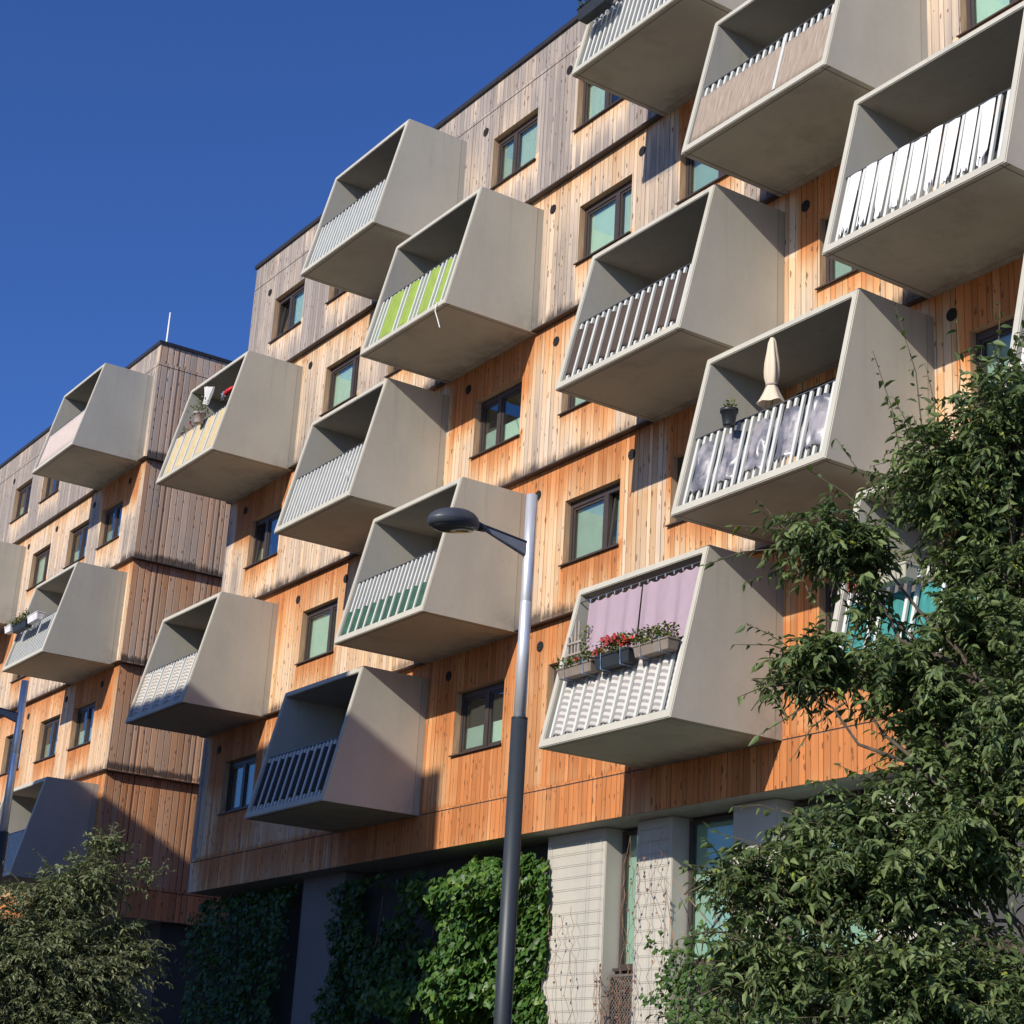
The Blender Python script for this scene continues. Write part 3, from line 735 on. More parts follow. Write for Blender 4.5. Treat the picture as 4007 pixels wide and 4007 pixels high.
def tree(name, label, base, lat, dep, ell, shoots, leaf, mat, seed, trunk_h, trunk_r, ll, lw, twigs, spacing, droop=.6, barkm='bark', group='leafy street trees'):
    """ell: (L,D,z,rL,rD,rz,n): L/D are metres along the two horizontal directions lat/dep from the trunk"""
    r = random.Random(seed); base = Vector(base)
    T = thing(name, base, label, 'tree', group)
    lat = Vector(lat); dep = Vector(dep)
    tr = MB(); br = MB()
    top = base + Vector((r.uniform(-.1, .1), r.uniform(-.1, .1), trunk_h))
    pts = [base + (top - base) * t + Vector((math.sin(t * 5) * .06, math.cos(t * 4) * .05, 0)) for t in [i / 7 for i in range(8)]]
    tr.tube(pts, [trunk_r * (1.35 - t * .9) if t else trunk_r * 1.6 for t in [i / 7 for i in range(8)]], 10)
    items = []; tones = []
    def leafy(p0, p1, p2, tone0, dens=1.):
        ln = (p1 - p0).length + (p2 - p1).length; n = max(3, int(ln / spacing * dens)); side = 1
        axis = (p2 - p0).normalized(); ph = r.uniform(0, 6.28)
        for i in range(n):
            t = .18 + .82 * i / (n - 1)
            p = p0 * (1 - t) ** 2 + p1 * 2 * t * (1 - t) + p2 * t * t
            tg = ((p1 - p0) * (1 - t) + (p2 - p1) * t).normalized()
            sd = tg.cross(Vector((0, 0, 1)));
            if sd.length < .2: sd = tg.cross(Vector((1, 0, 0)))
            sd.normalize(); side = -side
            dr = (tg * r.uniform(.3, .9) + sd * side * r.uniform(.45, 1.) + Vector((0, 0, -droop * r.uniform(-.1, 1.7))) + Vector((r.gauss(0, .3), r.gauss(0, .3), r.gauss(0, .3)))).normalized()
            upv = (Vector((0, 0, 1)) + Vector((r.gauss(0, .8), r.gauss(0, .8), r.gauss(0, .3)))).normalized()
            if abs(upv.dot(dr)) > .9: upv = sd
            sz = r.uniform(.45, 1.18)
            items.append((*p, *dr, *upv, ll * sz, lw * sz * r.uniform(.85, 1.1))); tones.append(max(0, min(.9, tone0 + r.gauss(0, .24))) if r.random() > .012 else 1.)
    for (l, d, z, rl, rd, rz, n) in ell:
        c = Vector((base.x, base.y, 0)) + lat * l + dep * d + Vector((0, 0, z))
        st = pts[min(7, max(1, int((c.z - base.z - .55) / trunk_h * 7)))]
        mid = st.lerp(c, .55) + Vector((0, 0, -.12)) + Vector((r.uniform(-.1, .1), r.uniform(-.1, .1), 0))
        jt = lambda q: Vector((r.gauss(0, q), r.gauss(0, q), r.gauss(0, q))) * .4
        limb = [st, st.lerp(mid, .33) + jt(.05), st.lerp(mid, .67) + jt(.06), mid + jt(.05), mid.lerp(c, .35) + jt(.06), mid.lerp(c, .7) + jt(.05), c]
        br.tube(limb, [trunk_r * q for q in (.30, .25, .20, .16, .12, .09, .05)], 6)
        for i in range(int(n * twigs)):
            u = Vector((r.gauss(0, 1), r.gauss(0, 1), r.gauss(0, 1))).normalized(); rr = r.uniform(.2, 1.) ** .6 * (r.uniform(.8, 1.15) if r.random() < .8 else r.uniform(1.1, 1.5))
            tip = c + lat * (u.x * rl * rr) + dep * (u.y * rd * rr) + Vector((0, 0, u.z * rz * rr))
            root = c + (tip - c) * r.uniform(.25, .5) + Vector((r.uniform(-.08, .08), r.uniform(-.08, .08), r.uniform(-.12, .08)))
            ln = (tip - root).length
            if ln < .18: continue
            mxl = r.uniform(.5, .95)
            if ln > mxl: root = tip + (root - tip) * (mxl / ln)
            elif ln < .45: root = root + (root - tip) * (.45 / ln - 1)
            m_ = root.lerp(tip, .55) + Vector((0, 0, r.uniform(.03, .13)))
            tip = tip + Vector((r.gauss(0, .05), r.gauss(0, .05), r.uniform(-.14, .10)))
            leafy(root, m_, tip, r.uniform(.2, .75))
            tw.tube([root * (1 - t) ** 2 + m_ * 2 * t * (1 - t) + tip * t * t for t in (0, .25, .5, .75, 1)], [.0042, .0038, .0032, .0025, .0015], 3, False)
            if r.random() < .22: tw.tube([c, c.lerp(root, .5) + Vector((0, 0, -.03)), root], [.010, .007, .0045], 4, False)
    for (l, d, z, l2, d2, z2) in shoots:
        a = Vector((base.x, base.y, 0)) + lat * l + dep * d + Vector((0, 0, z)); c = Vector((base.x, base.y, 0)) + lat * l2 + dep * d2 + Vector((0, 0, z2))
        m_ = a.lerp(c, .5) + Vector((r.uniform(-.06, .06), r.uniform(-.06, .06), .02))
        leafy(a, m_, c, .6, .5); tw.tube([a, a.lerp(m_, .5), m_, c], [.008, .006, .005, .002], 4, False)
    tr.build('trunk', M[barkm], T, True); br.build('limbs', M[barkm], T, True)
    me = leaves_mesh('crown', items, leaf, mat, base, tones); o = link('crown', me, mat, T, False, base)
    print(name, len(items), 'leaves')
    return T
class _TW(MB): pass

def finish_twigs(T): 
    o = tw.build('twigs', M['twig'], T)
tw = MB()
lat = (-.715, -.70, 0); dep = (-.70, .715, 0)
ELL = [(.42, .1, 3.16, .60, .7, .42, 140), (.15, -.2, 3.4, .45, .6, .45, 70), (1.18, .0, 2.72, .42, .5, .20, 60), (.28, .2, 2.25, .46, .8, .36, 90), (1.25, .1, 2.02, .40, .5, .20, 66), (1.42, .0, 1.86, .26, .3, .12, 26),
       (.0, .0, 1.65, .55, .9, .65, 150), (.55, .2, 1.75, .50, .8, .24, 84), (.85, .15, .72, .62, .8, .34, 150), (1.30, .1, .66, .36, .5, .30, 70), (1.62, .0, .70, .32, .35, .14, 36), (.45, .1, .95, .5, .8, .40, 120),
       (.75, .0, .12, .80, .7, .42, 190), (1.45, .1, .20, .42, .5, .30, 80), (.2, .1, -.1, .7, .9, .6, 150), (1.0, .0, -.45, .8, .7, .4, 120), (1.75, .05, .82, .2, .3, .07, 12),
       (-.7, .0, 2.5, .7, .9, .9, 120), (-.75, .0, .8, .7, .9, .9, 110), (-.2, .4, 3.2, .6, .6, .6, 70), (.32, .25, 2.75, .36, .5, .26, 50), (1.0, .1, 1.05, .42, .5, .17, 50), (.5, .1, 1.32, .45, .6, .34, 70), (.0, 0, 1.15, .5, .8, .5, 70), (-.05, 0, 3.62, .40, .5, .34, 44), (1.35, .1, .95, .35, .4, .14, 24), (.78, .1, 1.96, .40, .6, .22, 70), (.95, .1, 2.40, .26, .5, .10, 22), (1.0, .0, 2.72, .3, .5, .14, 34), (.1, .1, 2.65, .45, .6, .4, 60), (1.74, 0, .62, .28, .35, .14, 34), (1.68, 0, .22, .34, .35, .28, 56), (1.75, 0, -.2, .3, .35, .25, 40)]
SHOOT = [(.75, 0, 3.2, .92, .05, 4.02), (.62, 0, 3.35, .78, -.05, 4.28), (.42, .1, 3.5, .40, .1, 4.22), (.10, 0, 3.5, .14, 0, 4.30), (.2, .1, 3.6, .02, .1, 4.12), (1.1, 0, 2.75, 1.78, 0, 2.86), (1.35, 0, 2.62, 1.62, 0, 3.02), (.85, 0, 3.0, 1.15, 0, 3.42),
         (1.3, 0, 2.4, 1.52, 0, 2.9), (1.3, 0, 1.9, 1.72, 0, 1.78), (1.2, 0, 1.85, 1.6, 0, 1.55), (1.1, 0, 1.75, 1.40, 0, 1.42), (1.5, 0, .7, 2.0, 0, .78), (1.4, 0, .8, 1.88, 0, .98), (.1, 0, 2.9, -.1, 0, 4.0), (1.5, 0, 1.1, 1.75, 0, 1.12), (.55, 0, 3.3, .60, .1, 3.95), (.3, .1, 3.5, .26, 0, 4.0), (-.05, .1, 3.7, -.06, .1, 4.25), (.95, 0, 2.9, 1.3, 0, 3.2), (1.4, 0, 2.05, 1.75, 0, 2.1), (1.5, 0, .9, 1.95, 0, .62), (1.5, 0, 2.7, 1.95, 0, 2.6), (1.7, 0, .4, 2.05, 0, .35)]
T1 = tree('broadleaf_tree', 'large dark green drooping leaved tree covering the lower right corner', (-6.72, -9.40, GZ), lat, dep, ELL, SHOOT, OVATE, LEAF_T, 11, 4.6, .085, .082, .032, 2.5, .030, .6)
finish_twigs(T1); tw = MB()
lat2 = (-.33, -.944, 0); dep2 = (-.944, .33, 0)
E2 = [(-.25, .1, 1.0, 1.0, .9, .75, 200), (-.6, 0, .7, .9, .8, .5, 120), (0, 0, .75, 1.2, 1.0, .65, 260), (-.55, 0, 1.75, .5, .5, .42, 110), (-.72, 0, 2.22, .34, .4, .20, 44), (.75, 0, 1.25, .7, .7, .5, 130), (-1.28, 0, 1.0, .30, .4, .12, 34), (-1.0, .1, 1.25, .36, .4, .16, 40), (-.6, 0, .1, 1.0, .9, .5, 190),
      (.6, 0, 0.0, 1.0, .9, .6, 180), (-1.15, 0, .25, .4, .5, .2, 40), (.1, 0, -.7, 1.3, 1., .5, 120), (-.15, 0, 1.55, .6, .5, .35, 90), (-1.15, 0, 1.95, .26, .3, .12, 20), (1.5, 0, .4, .8, .8, .8, 90)]
S2 = [(-1.2, 0, 1.1, -1.62, 0, 1.08), (-.7, 0, 2.2, -.75, 0, 2.5), (-1.0, 0, 1.8, -1.5, 0, 1.98), (-1.2, 0, 1.7, -1.42, 0, 2.12), (-.2, 0, 1.8, .1, 0, 2.1), (.1, 0, 1.5, .45, 0, 1.9)]
T2 = tree('broadleaf_tree', 'dusty olive green tree with fine drooping leaves in the lower left corner', (-20.80, -10.22, GZ), lat2, dep2, E2, S2, OVATE, LEAF_L, 23, 3.6, .08, .082, .030, 2.9, .036, .6)
finish_twigs(T2)

# ------------------------------------------------------------------ ivy and climbers on the ground storey
def ivy(name, label, sample, n, mat, seed, size, cat='climbing plant', group='climbing plants on the ground storey', stems=None, tone=(.2, .8)):
    r = random.Random(seed); it = []; tn = []; k = 0
    while len(it) < n and k < n * 40:
        k += 1; p = sample(r)
        if p is None: continue
        x, y, z = p
        d = Vector((r.gauss(0, .6), -.45 + r.gauss(0, .4), -.9 + r.gauss(0, .5))).normalized()
        up = Vector((r.gauss(0, .55), -1, .5 + r.gauss(0, .5))).normalized()
        s = size * r.uniform(.6, 1.2)
        it.append((x, y, z, *d, *up, s, s)); tn.append(min(1, max(0, r.uniform(*tone) + r.gauss(0, .12))))
    O = (it[0][0], it[0][1], GZ)
    T = thing(name, O, label, cat, group)
    me = leaves_mesh('foliage', it, HEART, mat, O, tn); link('foliage', me, mat, T, False, O)
    if stems:
        b = MB()
        for s_ in stems(r): b.tube(s_, [.012] * (len(s_) - 1) + [.006], 4, False)
        b.build('stems', M['dryvine'], T)
    return T
def nz(x, z, s):
    return (math.sin(x * 2.3 + s) + math.sin(z * 2.9 + s * 2) + math.sin(x * 1.1 - z * 1.7 + s) + .6 * math.sin(x * 5.1 + z * 4.3 + s) + .5 * math.sin(x * 9.3 - z * 7.1)) / 3.2
def samp_bright(r):
    x = r.uniform(-31.2, -25.2); z = r.uniform(GZ + .1, 4.05)
    le = -29.7 + .75 * nz(0, z * 1.5, 2.) + (1.3 if z > 3.1 else 0) * (z - 3.1) + .25 * nz(z * 3, 1, 6.); re = -25.68 + .16 * nz(3, z * 2, 1.) - max(0, (1.2 - z)) * .30
    if x < le or x > re: return None
    if nz(x * 1.2, z * 1.3, 4.) < -.62: return None
    if z > 3.92 + .22 * nz(x * 2, 0, 5.): return None
    bulge = .22 + 1.15 * max(0, nz(x * 1.1, z * 1.2, 1.5)) + .45 * max(0, nz(x * 2.2, z * 2.2, 3.))
    bulge *= min(1, max(.15, (4.15 - z) / .6)) * min(1, max(.32, (re - x) / .45))
    return x, .45 - bulge * (r.random() ** .35), z
def stems_b(r):
    return [[(x, .4, GZ), (x + r.uniform(-.2, .2), .35, GZ + 2), (x + r.uniform(-.5, .5), .3, 3.6)] for x in (-29.4, -28.5, -27.6, -26.8)]
ivy('ivy_plant', 'bright sunlit ivy mass left of the pale pillar behind the tall lamp post', samp_bright, 15500, LEAF_I, 3, .125, stems=stems_b)
def samp_mid(r):
    x = r.uniform(-33.6, -29.6); z = r.uniform(GZ + .1, 3.9)
    if x < -33.2 + .3 * nz(1, z * 1.6, 5.): return None
    if nz(x, z, 7.) < -.25: return None
    return x, .45 - (.25 + .3 * max(0, nz(x, z, 2))) * r.random() ** .4 * min(1, max(.2, (4.1 - z) / .5)), z
ivy('ivy_plant', 'shaded dark ivy between the grey pillar and the sunlit ivy', samp_mid, 5200, LEAF_I, 4, .11, stems=lambda r: [[(-31.5, .4, GZ), (-31.6, .3, 1), (-31.2, .3, 3.5)]], tone=(0, .4))  # darker leaf tones than the sunlit ivy: shade painted into the colour
def samp_left(r):
    x = r.uniform(-39.9, -34.6); z = r.uniform(GZ + .1, 4.05)
    if x > -35.1 + .28 * nz(1, z * 1.5, 8.) - max(0, 2.8 - z) * .12: return None
    return x, .50 - (.35 + .3 * max(0, nz(x, z, 6))) * r.random() ** .4 * min(1, max(.2, (4.1 - z) / .5)), z
ivy('ivy_plant', 'shaded almost black ivy left of the grey pillar under the timber overhang', samp_left, 7000, LEAF_I, 5, .11, stems=lambda r: [[(-37.5, .4, GZ), (-37.6, .3, 1), (-37.2, .3, 3.5)]], tone=(0, .4))  # low tone range puts the shade into the leaf colour here too
def samp_creep(r):
    x = r.uniform(-22.6, -18.8); z = r.uniform(GZ + .1, 3.0)
    top = 2.25 + .5 * nz(x, 0, 2.) + (.35 if x > -21.3 else -.1)
    if z > top or nz(x, z, 9.) < -.35: return None
    if x < -21.95 - .3 * nz(0, z * 2, 3.): return None
    return x, .1 - (.2 + .5 * max(0, nz(x, z, 3.))) * r.random() ** .5 * 1.2, z
ivy('creeper_plant', 'green creeper growing up in front of the right hand ground floor window', samp_creep, 6500, LEAF_C, 6, .075, stems=lambda r: [[(x, .2, GZ), (x + r.uniform(-.2, .2), .1, .5), (x + r.uniform(-.5, .2), .15, 2.4), (x + r.uniform(-.8, 0), .2, 3.1)] for x in (-21.6, -21.3, -20.8, -20.2)])
def dry(label, x0, x1, zt, n, seed, name='dry_creeper'):
    r = random.Random(seed); st = []; it = []; tn = []
    for i in range(n):
        x = r.uniform(x0, x1); z = r.uniform(GZ, 1.); pts = [(x, .30, z)]
        while z < zt * r.uniform(.8, 1.02) and len(pts) < 40:
            x += r.gauss(0, .07); x = min(x1 + .05, max(x0 - .05, x)); z += r.uniform(.08, .2); pts.append((x, .29 + r.uniform(-.03, .03), z))
            if r.random() < .30:
                it.append((x, .27, z, r.gauss(0, .5), -.3, -1, r.gauss(0, .4), -1, .2,   .055 * r.uniform(.5, 1.2), .045)); tn.append(r.random())
        st.append(pts)
    O = ((x0 + x1) / 2, .3, GZ); T = thing(name, O, label, 'climbing plant', 'climbing plants on the ground storey')
    b = MB()
    for p in st: b.tube(p, .0045, 3, False)
    b.build('stems', M['dryvine'], T); me = leaves_mesh('withered_leaves', it, HEART, LEAF_D, O, tn); link('withered_leaves', me, LEAF_D, T, False, O)
dry('sparse withered creeper on the wide pale pillar right of the lamp post', -25.5, -24.5, 3.2, 4, 31)
dry('dense withered brown creeper on the narrow pale pillar between two windows', -23.35, -22.35, 4.0, 8, 32)
dry('tangle of dry brown stems in front of the narrow mesh panel', -24.05, -23.4, 1.8, 16, 33)

# ------------------------------------------------------------------ things on the balconies
def wpt(b, s, y, z):
    x0, k = BALC[b]; return Vector((x0 + s, y, zb(k) + z))
def trough(b, s0, s1, z0, z1, y0, y1, mat, label, leafs, flowers=(), group='flower boxes on railings', brackets=True, br_mat=None, seed=1, lh=.16, name='flower_box'):
    r = random.Random(seed); P0 = wpt(b, s0, y0, z0); x0, k = BALC[b]
    O = wpt(b, (s0 + s1) / 2, (y0 + y1) / 2, z0); T = thing(name, O, label, 'flower box', group)
    xa, xb = x0 + s0, x0 + s1; za, zc = zb(k) + z0, zb(k) + z1; i = .025
    mb = MB()
    mb.quadbox([(xa + i, y0 + i, za), (xb - i, y0 + i, za), (xb - i, y1 - i, za), (xa + i, y1 - i, za), (xa, y0, zc - .03), (xb, y0, zc - .03), (xb, y1, zc - .03), (xa, y1, zc - .03)])
    mb.box(xa - .012, xb + .012, y0 - .012, y1 + .012, zc - .03, zc)
    mb.build('trough', mat, T, bevel=.006)
    if brackets:
        bb = MB()
        for f in (.22, .78):
            x = xa + (xb - xa) * f
            bb.tube([(x, y1 + .05, zc + .02), (x, y0 - .02, zc + .02), (x, y0 - .008, za - .015), (x, y1 + .05, za - .015)], .009, 5)
        bb.build('bracket', br_mat or M['bracket'], T)
    it = []; tn = []
    for q in range(leafs):
        p = (r.uniform(xa, xb), r.uniform(y0 - .03, y1 + .03), zc + lh * r.random() ** 1.4 - .01)
        it.append((*p, r.gauss(0, .6), r.gauss(-.2, .6), r.uniform(-.5, .9), r.gauss(0, .4), r.gauss(-.4, .4), 1, .06 * r.uniform(.6, 1.2), .045)); tn.append(r.random())
    if leafs:
        me = leaves_mesh('foliage', it, SMALL if leafs > 700 else OVATE, LEAF_P, O, tn); link('foliage', me, LEAF_P, T, False, O)
    for (fs, fz, n, mt, nm, rad) in flowers:
        it = []
        for q in range(n):
            c = Vector((x0 + fs + r.gauss(0, rad), (y0 + y1) / 2 + r.gauss(-.05, rad * .6), zc + fz + r.gauss(0, rad * .6)))
            for a in range(5):
                an = a * 1.257 + r.random(); it.append((*c, math.cos(an), -.3, math.sin(an), .1, -1, .1, .040, .036))
        me = leaves_mesh(nm, it, OVATE, M[mt], O, [0] * len(it)); link(nm, me, M[mt], T, False, O)
    return T
YB = -2.11
trough('J', .34, 1.22, 1.04, 1.21, YB + .07, YB + .27, M['box_brown'], 'taupe flower box with trailing greenery, leftmost of three below the lilac curtain', 330, ((.75, .10, 4, 'red', 'blossom', .03),), seed=1)
trough('J', 1.30, 2.16, 1.02, 1.23, YB + .07, YB + .29, M['box_dark'], 'slate grey flower box of red blossoms, middle of three below the lilac curtain', 520, ((1.66, .20, 50, 'crimson', 'dark_blossom', .10), (1.98, .14, 40, 'red', 'blossom', .055), (1.34, .08, 24, 'crimson', 'dark_blossom', .05)), seed=2, lh=.26)
trough('J', 2.26, 3.08, 1.04, 1.22, YB + .07, YB + .29, M['box_brown'], 'taupe flower box with bushy olive plants, rightmost of three below the lilac curtain', 620, ((2.3, .12, 5, 'red', 'blossom', .04),), seed=3, lh=.24)
trough('Q', .05, .55, 1.08, 1.28, -2.22, -2.02, M['box_white'], 'white flower box at the left end of the left block railing', 60, seed=4, brackets=False, lh=.1)
trough('Q', .75, 1.85, .96, 1.17, -2.22, -2.00, M['box_dark'], 'dark slate flower box with green plants between two white boxes', 420, seed=5, brackets=False, lh=.30)
trough('Q', 2.02, 2.80, .98, 1.20, -2.24, -2.02, M['box_white'], 'empty looking white ribbed flower box at the right end of the left block railing', 0, seed=6, brackets=False)
trough('G', .26, 1.05, .93, 1.18, -2.22, -1.98, M['box_dark'], 'dark slate flower box at the top edge of the picture on the highest railing', 320, seed=7, brackets=False, lh=.3)
trough('N', .80, 1.55, 1.03, 1.22, -2.16, -1.94, M['box_beige'], 'beige flower box on the railing behind the big tree', 160, seed=8, br_mat=M['box_beige'], lh=.2)

def pot(b, s, y, z, r0, r1, h, mat, label, nleaf, seed, lh=.25, spread=.12, name='plant_pot'):
    r = random.Random(seed); O = wpt(b, s, y, z); T = thing(name, O, label, 'plant pot', 'pots hung on balcony railings')
    MB().lathe(O, [(r0, 0), (r0 * 1.02, .01), (r1 * .96, h * .8), (r1 * 1.1, h * .81), (r1 * 1.12, h), (r1 * .95, h), (r1 * .9, h * .9)], 18).build('pot', mat, T, True)
    if nleaf:
        it = []; tn = []
        for q in range(nleaf):
            p = O + Vector((r.gauss(0, spread * .6), r.gauss(0, spread * .5), h + abs(r.gauss(0, lh * .5))))
            it.append((*p, r.gauss(0, .6), r.gauss(0, .6), r.uniform(-.3, 1), r.gauss(0, .5), -.6, .6, .07, .035)); tn.append(r.random())
        me = leaves_mesh('foliage', it, OVATE, LEAF_P, O, tn); link('foliage', me, LEAF_P, T, False, O)
    return T
pot('D', 1.17, -2.00, 1.10, .085, .120, .25, M['black_plastic'], 'black plastic pot hung on a railing left of the closed cream parasol', 40, 1, .16, .1)
pot('M', 1.86, -1.93, 1.10, .10, .14, .26, M['pot_grey'], 'grey brown clay pot with green leaves under the hanging white cloth', 150, 2, .34, .2)
pot('N', .58, -2.06, 1.06, .085, .12, .25, M['terracotta'], 'orange red clay pot hung on the railing behind the big tree', 0, 3)

def rust_flowers(b, s0, s1, y, z, n, label, mats, seed, col=None):
    r = random.Random(seed); O = wpt(b, (s0 + s1) / 2, y, z); T = thing('flowering_plant', O, label, 'plant', 'potted plants on balconies'); it = []; tn = []; it2 = []
    for q in range(n):
        p = wpt(b, r.uniform(s0, s1), y + r.gauss(0, .05), z + abs(r.gauss(0, .13)))
        it.append((*p, r.gauss(0, .6), r.gauss(-.3, .5), r.uniform(-.4, 1), r.gauss(0, .4), -.7, .6, .07, .05)); tn.append(r.random())
    me = leaves_mesh('blossom', it[: n // 2], OVATE, col or M['crimson'], O, tn[: n // 2]); link('blossom', me, col, T, False, O)
    me = leaves_mesh('foliage', it[n // 2:], OVATE, LEAF_P, O, tn[n // 2:]); link('foliage', me, LEAF_P, T, False, O)
    b_ = MB(); b_.box(wpt(b, s0, 0, 0).x, wpt(b, s1, 0, 0).x, y - .08, y + .08, O.z - .16, O.z - .01); b_.build('trough', M['box_brown'], T)
rust_flowers('M', .35, 1.45, -1.68, 1.26, 90, 'rusty red flowers behind the pale yellow screen', 0, 5)
rust_flowers('N', 1.9, 2.8, -1.75, 1.30, 60, 'orange flowers deep among the leaves of the big tree', 0, 6, M['terracotta'])

# closed parasol
def parasol():
    x0, k = BALC['D']; O = wpt('D', 1.74, -1.70, .14); T = thing('closed_parasol', O, 'closed cream parasol clamped to a balcony railing, its skirt flared out', 'parasol')
    prof = [(2.37, .028), (2.30, .055), (2.15, .075), (1.98, .10), (1.85, .105), (1.75, .10), (1.66, .085), (1.635, .078), (1.60, .085), (1.52, .115), (1.42, .160), (1.345, .195)]
    n = 24; mb = MB()
    for i, (z, r) in enumerate(prof):
        for a in range(n):
            t = 2 * math.pi * a / n; fold = 1 + (.16 if z > 1.66 else .07 * (1.64 - z) / .3 + .04) * math.cos(6 * t + z * 1.3)
            mb.v.append((x0 + 1.74 + r * fold * math.cos(t), -1.70 + r * fold * math.sin(t), zb(k) + z + (.018 * math.cos(3 * t) if i == len(prof) - 1 else 0)))
    for i in range(len(prof) - 1):
        for a in range(n): mb.f.append([i * n + a, i * n + (a + 1) % n, (i + 1) * n + (a + 1) % n, (i + 1) * n + a])
    mb.f.append(list(range(n)))
    mb.build('canopy', cloth_mat('cream_canvas', (.78, .66, .50), .05, .2), T, True)
    MB().tube([O, O + Vector((0, 0, 1.5))], .022, 10).build('pole', M['wire'], T, True)
    MB().lathe(O + Vector((0, 0, 1.47)), [(.09, 0), (.092, .03), (.085, .035)], 16).build('strap', M['pot_grey'], T, True)
parasol()

# lilac curtain
def curtain():
    O = wpt('J', 1.7, -1.5, 2.4); T = thing('curtain', O, 'lilac curtain hung across the lowest balcony above its flower boxes', 'curtain')
    cm = cloth_mat('lilac_fabric', (.47, .355, .42), .04, .25)
    for (s0, s1, sd) in ((.36, 1.72, 1), (1.75, 3.12, 2)):
        V, U, Fc = [], [], []; n, m = 90, 14
        for i in range(n + 1):
            s = s0 + (s1 - s0) * i / n
            for j in range(m + 1):
                t = j / m; z = 2.40 - t * 1.25 - (.035 * abs(math.sin((s - s0) * math.pi / .21)) if j == 0 else 0)
                y = -1.50 - .12 * t + (.028 * math.sin((s - s0) * 2 * math.pi / .42 + sd) + .008 * math.sin(s * 25)) * (.35 + .65 * t)
                V.append(wpt('J', s, y, z)); U.append((s, z))
        for i in range(n):
            for j in range(m):
                q = i * (m + 1) + j; Fc.append((q, q + 1, q + m + 2, q + m + 1))
        o = uvmesh('curtain_panel', V, U, Fc, cm, O); o.parent = T; o.location = (0, 0, 0)
    b = MB(); b.tube([wpt('J', TH, -1.49, 2.445), wpt('J', W - TH, -1.49, 2.445)], .012, 8); b.build('rod', M['rail'], T)
    s = .42
    while s < 3.12:
        p = wpt('J', s, -1.512, 2.40); MB().tube([p + Vector((0, 0, .03)), p + Vector((.012, -.012, -.012))], .013, 6).build('clip', M['chain'], T); s += .21
curtain()
# wooden lattice beside the curtain
def lattice():
    O = wpt('J', .25, -1.70, .2); T = thing('wooden_lattice', O, 'small grey wooden lattice with a green plant at the left edge of the lilac curtain', 'lattice')
    b = MB()
    for i in range(4):
        s = .14 + .09 * i; p = wpt('J', s, -1.70, 0); b.box(p.x - .018, p.x + .018, p.y - .012, p.y + .012, O.z, O.z + 1.62 + (.22 if i > 1 else 0))
    for z in (1.25, 1.52, 1.70):
        a = wpt('J', .12, -1.715, z); c = wpt('J', .5, -1.715, z); b.box(a.x, c.x, a.y - .012, a.y + .002, a.z - .018, a.z + .018)
    b.build('slats', M['wood_grey'], T)
    r = random.Random(3); it = []; tn = []
    for q in range(70):
        p = wpt('J', .48 + r.gauss(0, .06), -1.62 + r.gauss(0, .05), 1.62 + r.uniform(-.2, .34)); it.append((*p, r.gauss(0, .5), -.3, r.uniform(-.2, 1), .2, -.8, .4, .06, .03)); tn.append(r.random())
    me = leaves_mesh('foliage', it, OVATE, LEAF_P, O, tn); link('foliage', me, LEAF_P, T, False, O)
lattice()
# white cloth hanging on the yellow balcony
def cloth():
    V, U, Fc = [], [], []; n, m = 16, 14
    for i in range(n + 1):
        for j in range(m + 1):
            u, t = i / n, j / m
            s = 1.50 + u * (.56 - .10 * t); z = 2.22 - .16 * u - .02 * math.sin(u * math.pi) - t * (.50 + .10 * math.sin(u * 5 + 1))
            y = -1.75 + .05 * math.sin(u * 9 + t * 2) + .02 * math.sin(u * 23)
            V.append(wpt('M', s, y, z)); U.append((s, z))
    for i in range(n):
        for j in range(m): q = i * (m + 1) + j; Fc.append((q, q + 1, q + m + 2, q + m + 1))
    tag(uvmesh('hanging_cloth', V, U, Fc, cloth_mat('white_cotton', (.82, .82, .80), .04, .3), wpt('M', 1.8, -1.75, 2.2)), 'white cloth hung up to dry above the pale yellow screen', 'cloth')
    O = wpt('M', 2.72, -1.75, 1.58)
    T = thing('wind_spinner', O, 'small silver wind spinner hanging in the balcony with the white cloth', 'ornament')
    b = MB()
    for a in range(6):
        an = a * math.pi / 3; c, s = math.cos(an), math.sin(an)
        b.quadbox([O + Vector((.02 * c, -.01, .02 * s)), O + Vector((.11 * c - .04 * s, -.03, .11 * s + .04 * c)), O + Vector((.13 * c, -.0, .13 * s)), O + Vector((.11 * c + .04 * s, .01, .11 * s - .04 * c)),
                   O + Vector((.02 * c, 0, .02 * s)), O + Vector((.11 * c - .04 * s, -.024, .11 * s + .04 * c)), O + Vector((.13 * c, .006, .13 * s)), O + Vector((.11 * c + .04 * s, .016, .11 * s - .04 * c))])
    b.build('blades', M['chain'], T); MB().lathe(O, [(.02, -.02), (.03, 0), (.02, .02)], 10).build('hub', M['chain'], T)
    O2 = wpt('M', 2.95, -1.72, 1.64); b = MB(); b.tube([O2 + Vector((-.2, 0, -.04)), O2 + Vector((-.05, -.02, .0)), O2 + Vector((.1, .0, .02)), O2 + Vector((.2, .02, .06))], [.05, .06, .055, .03], 8)
    tag(b.build('red_bundle', M['red'], None, True, O=O2), 'red bundle hanging above the silver wind spinner', 'ornament')
cloth()
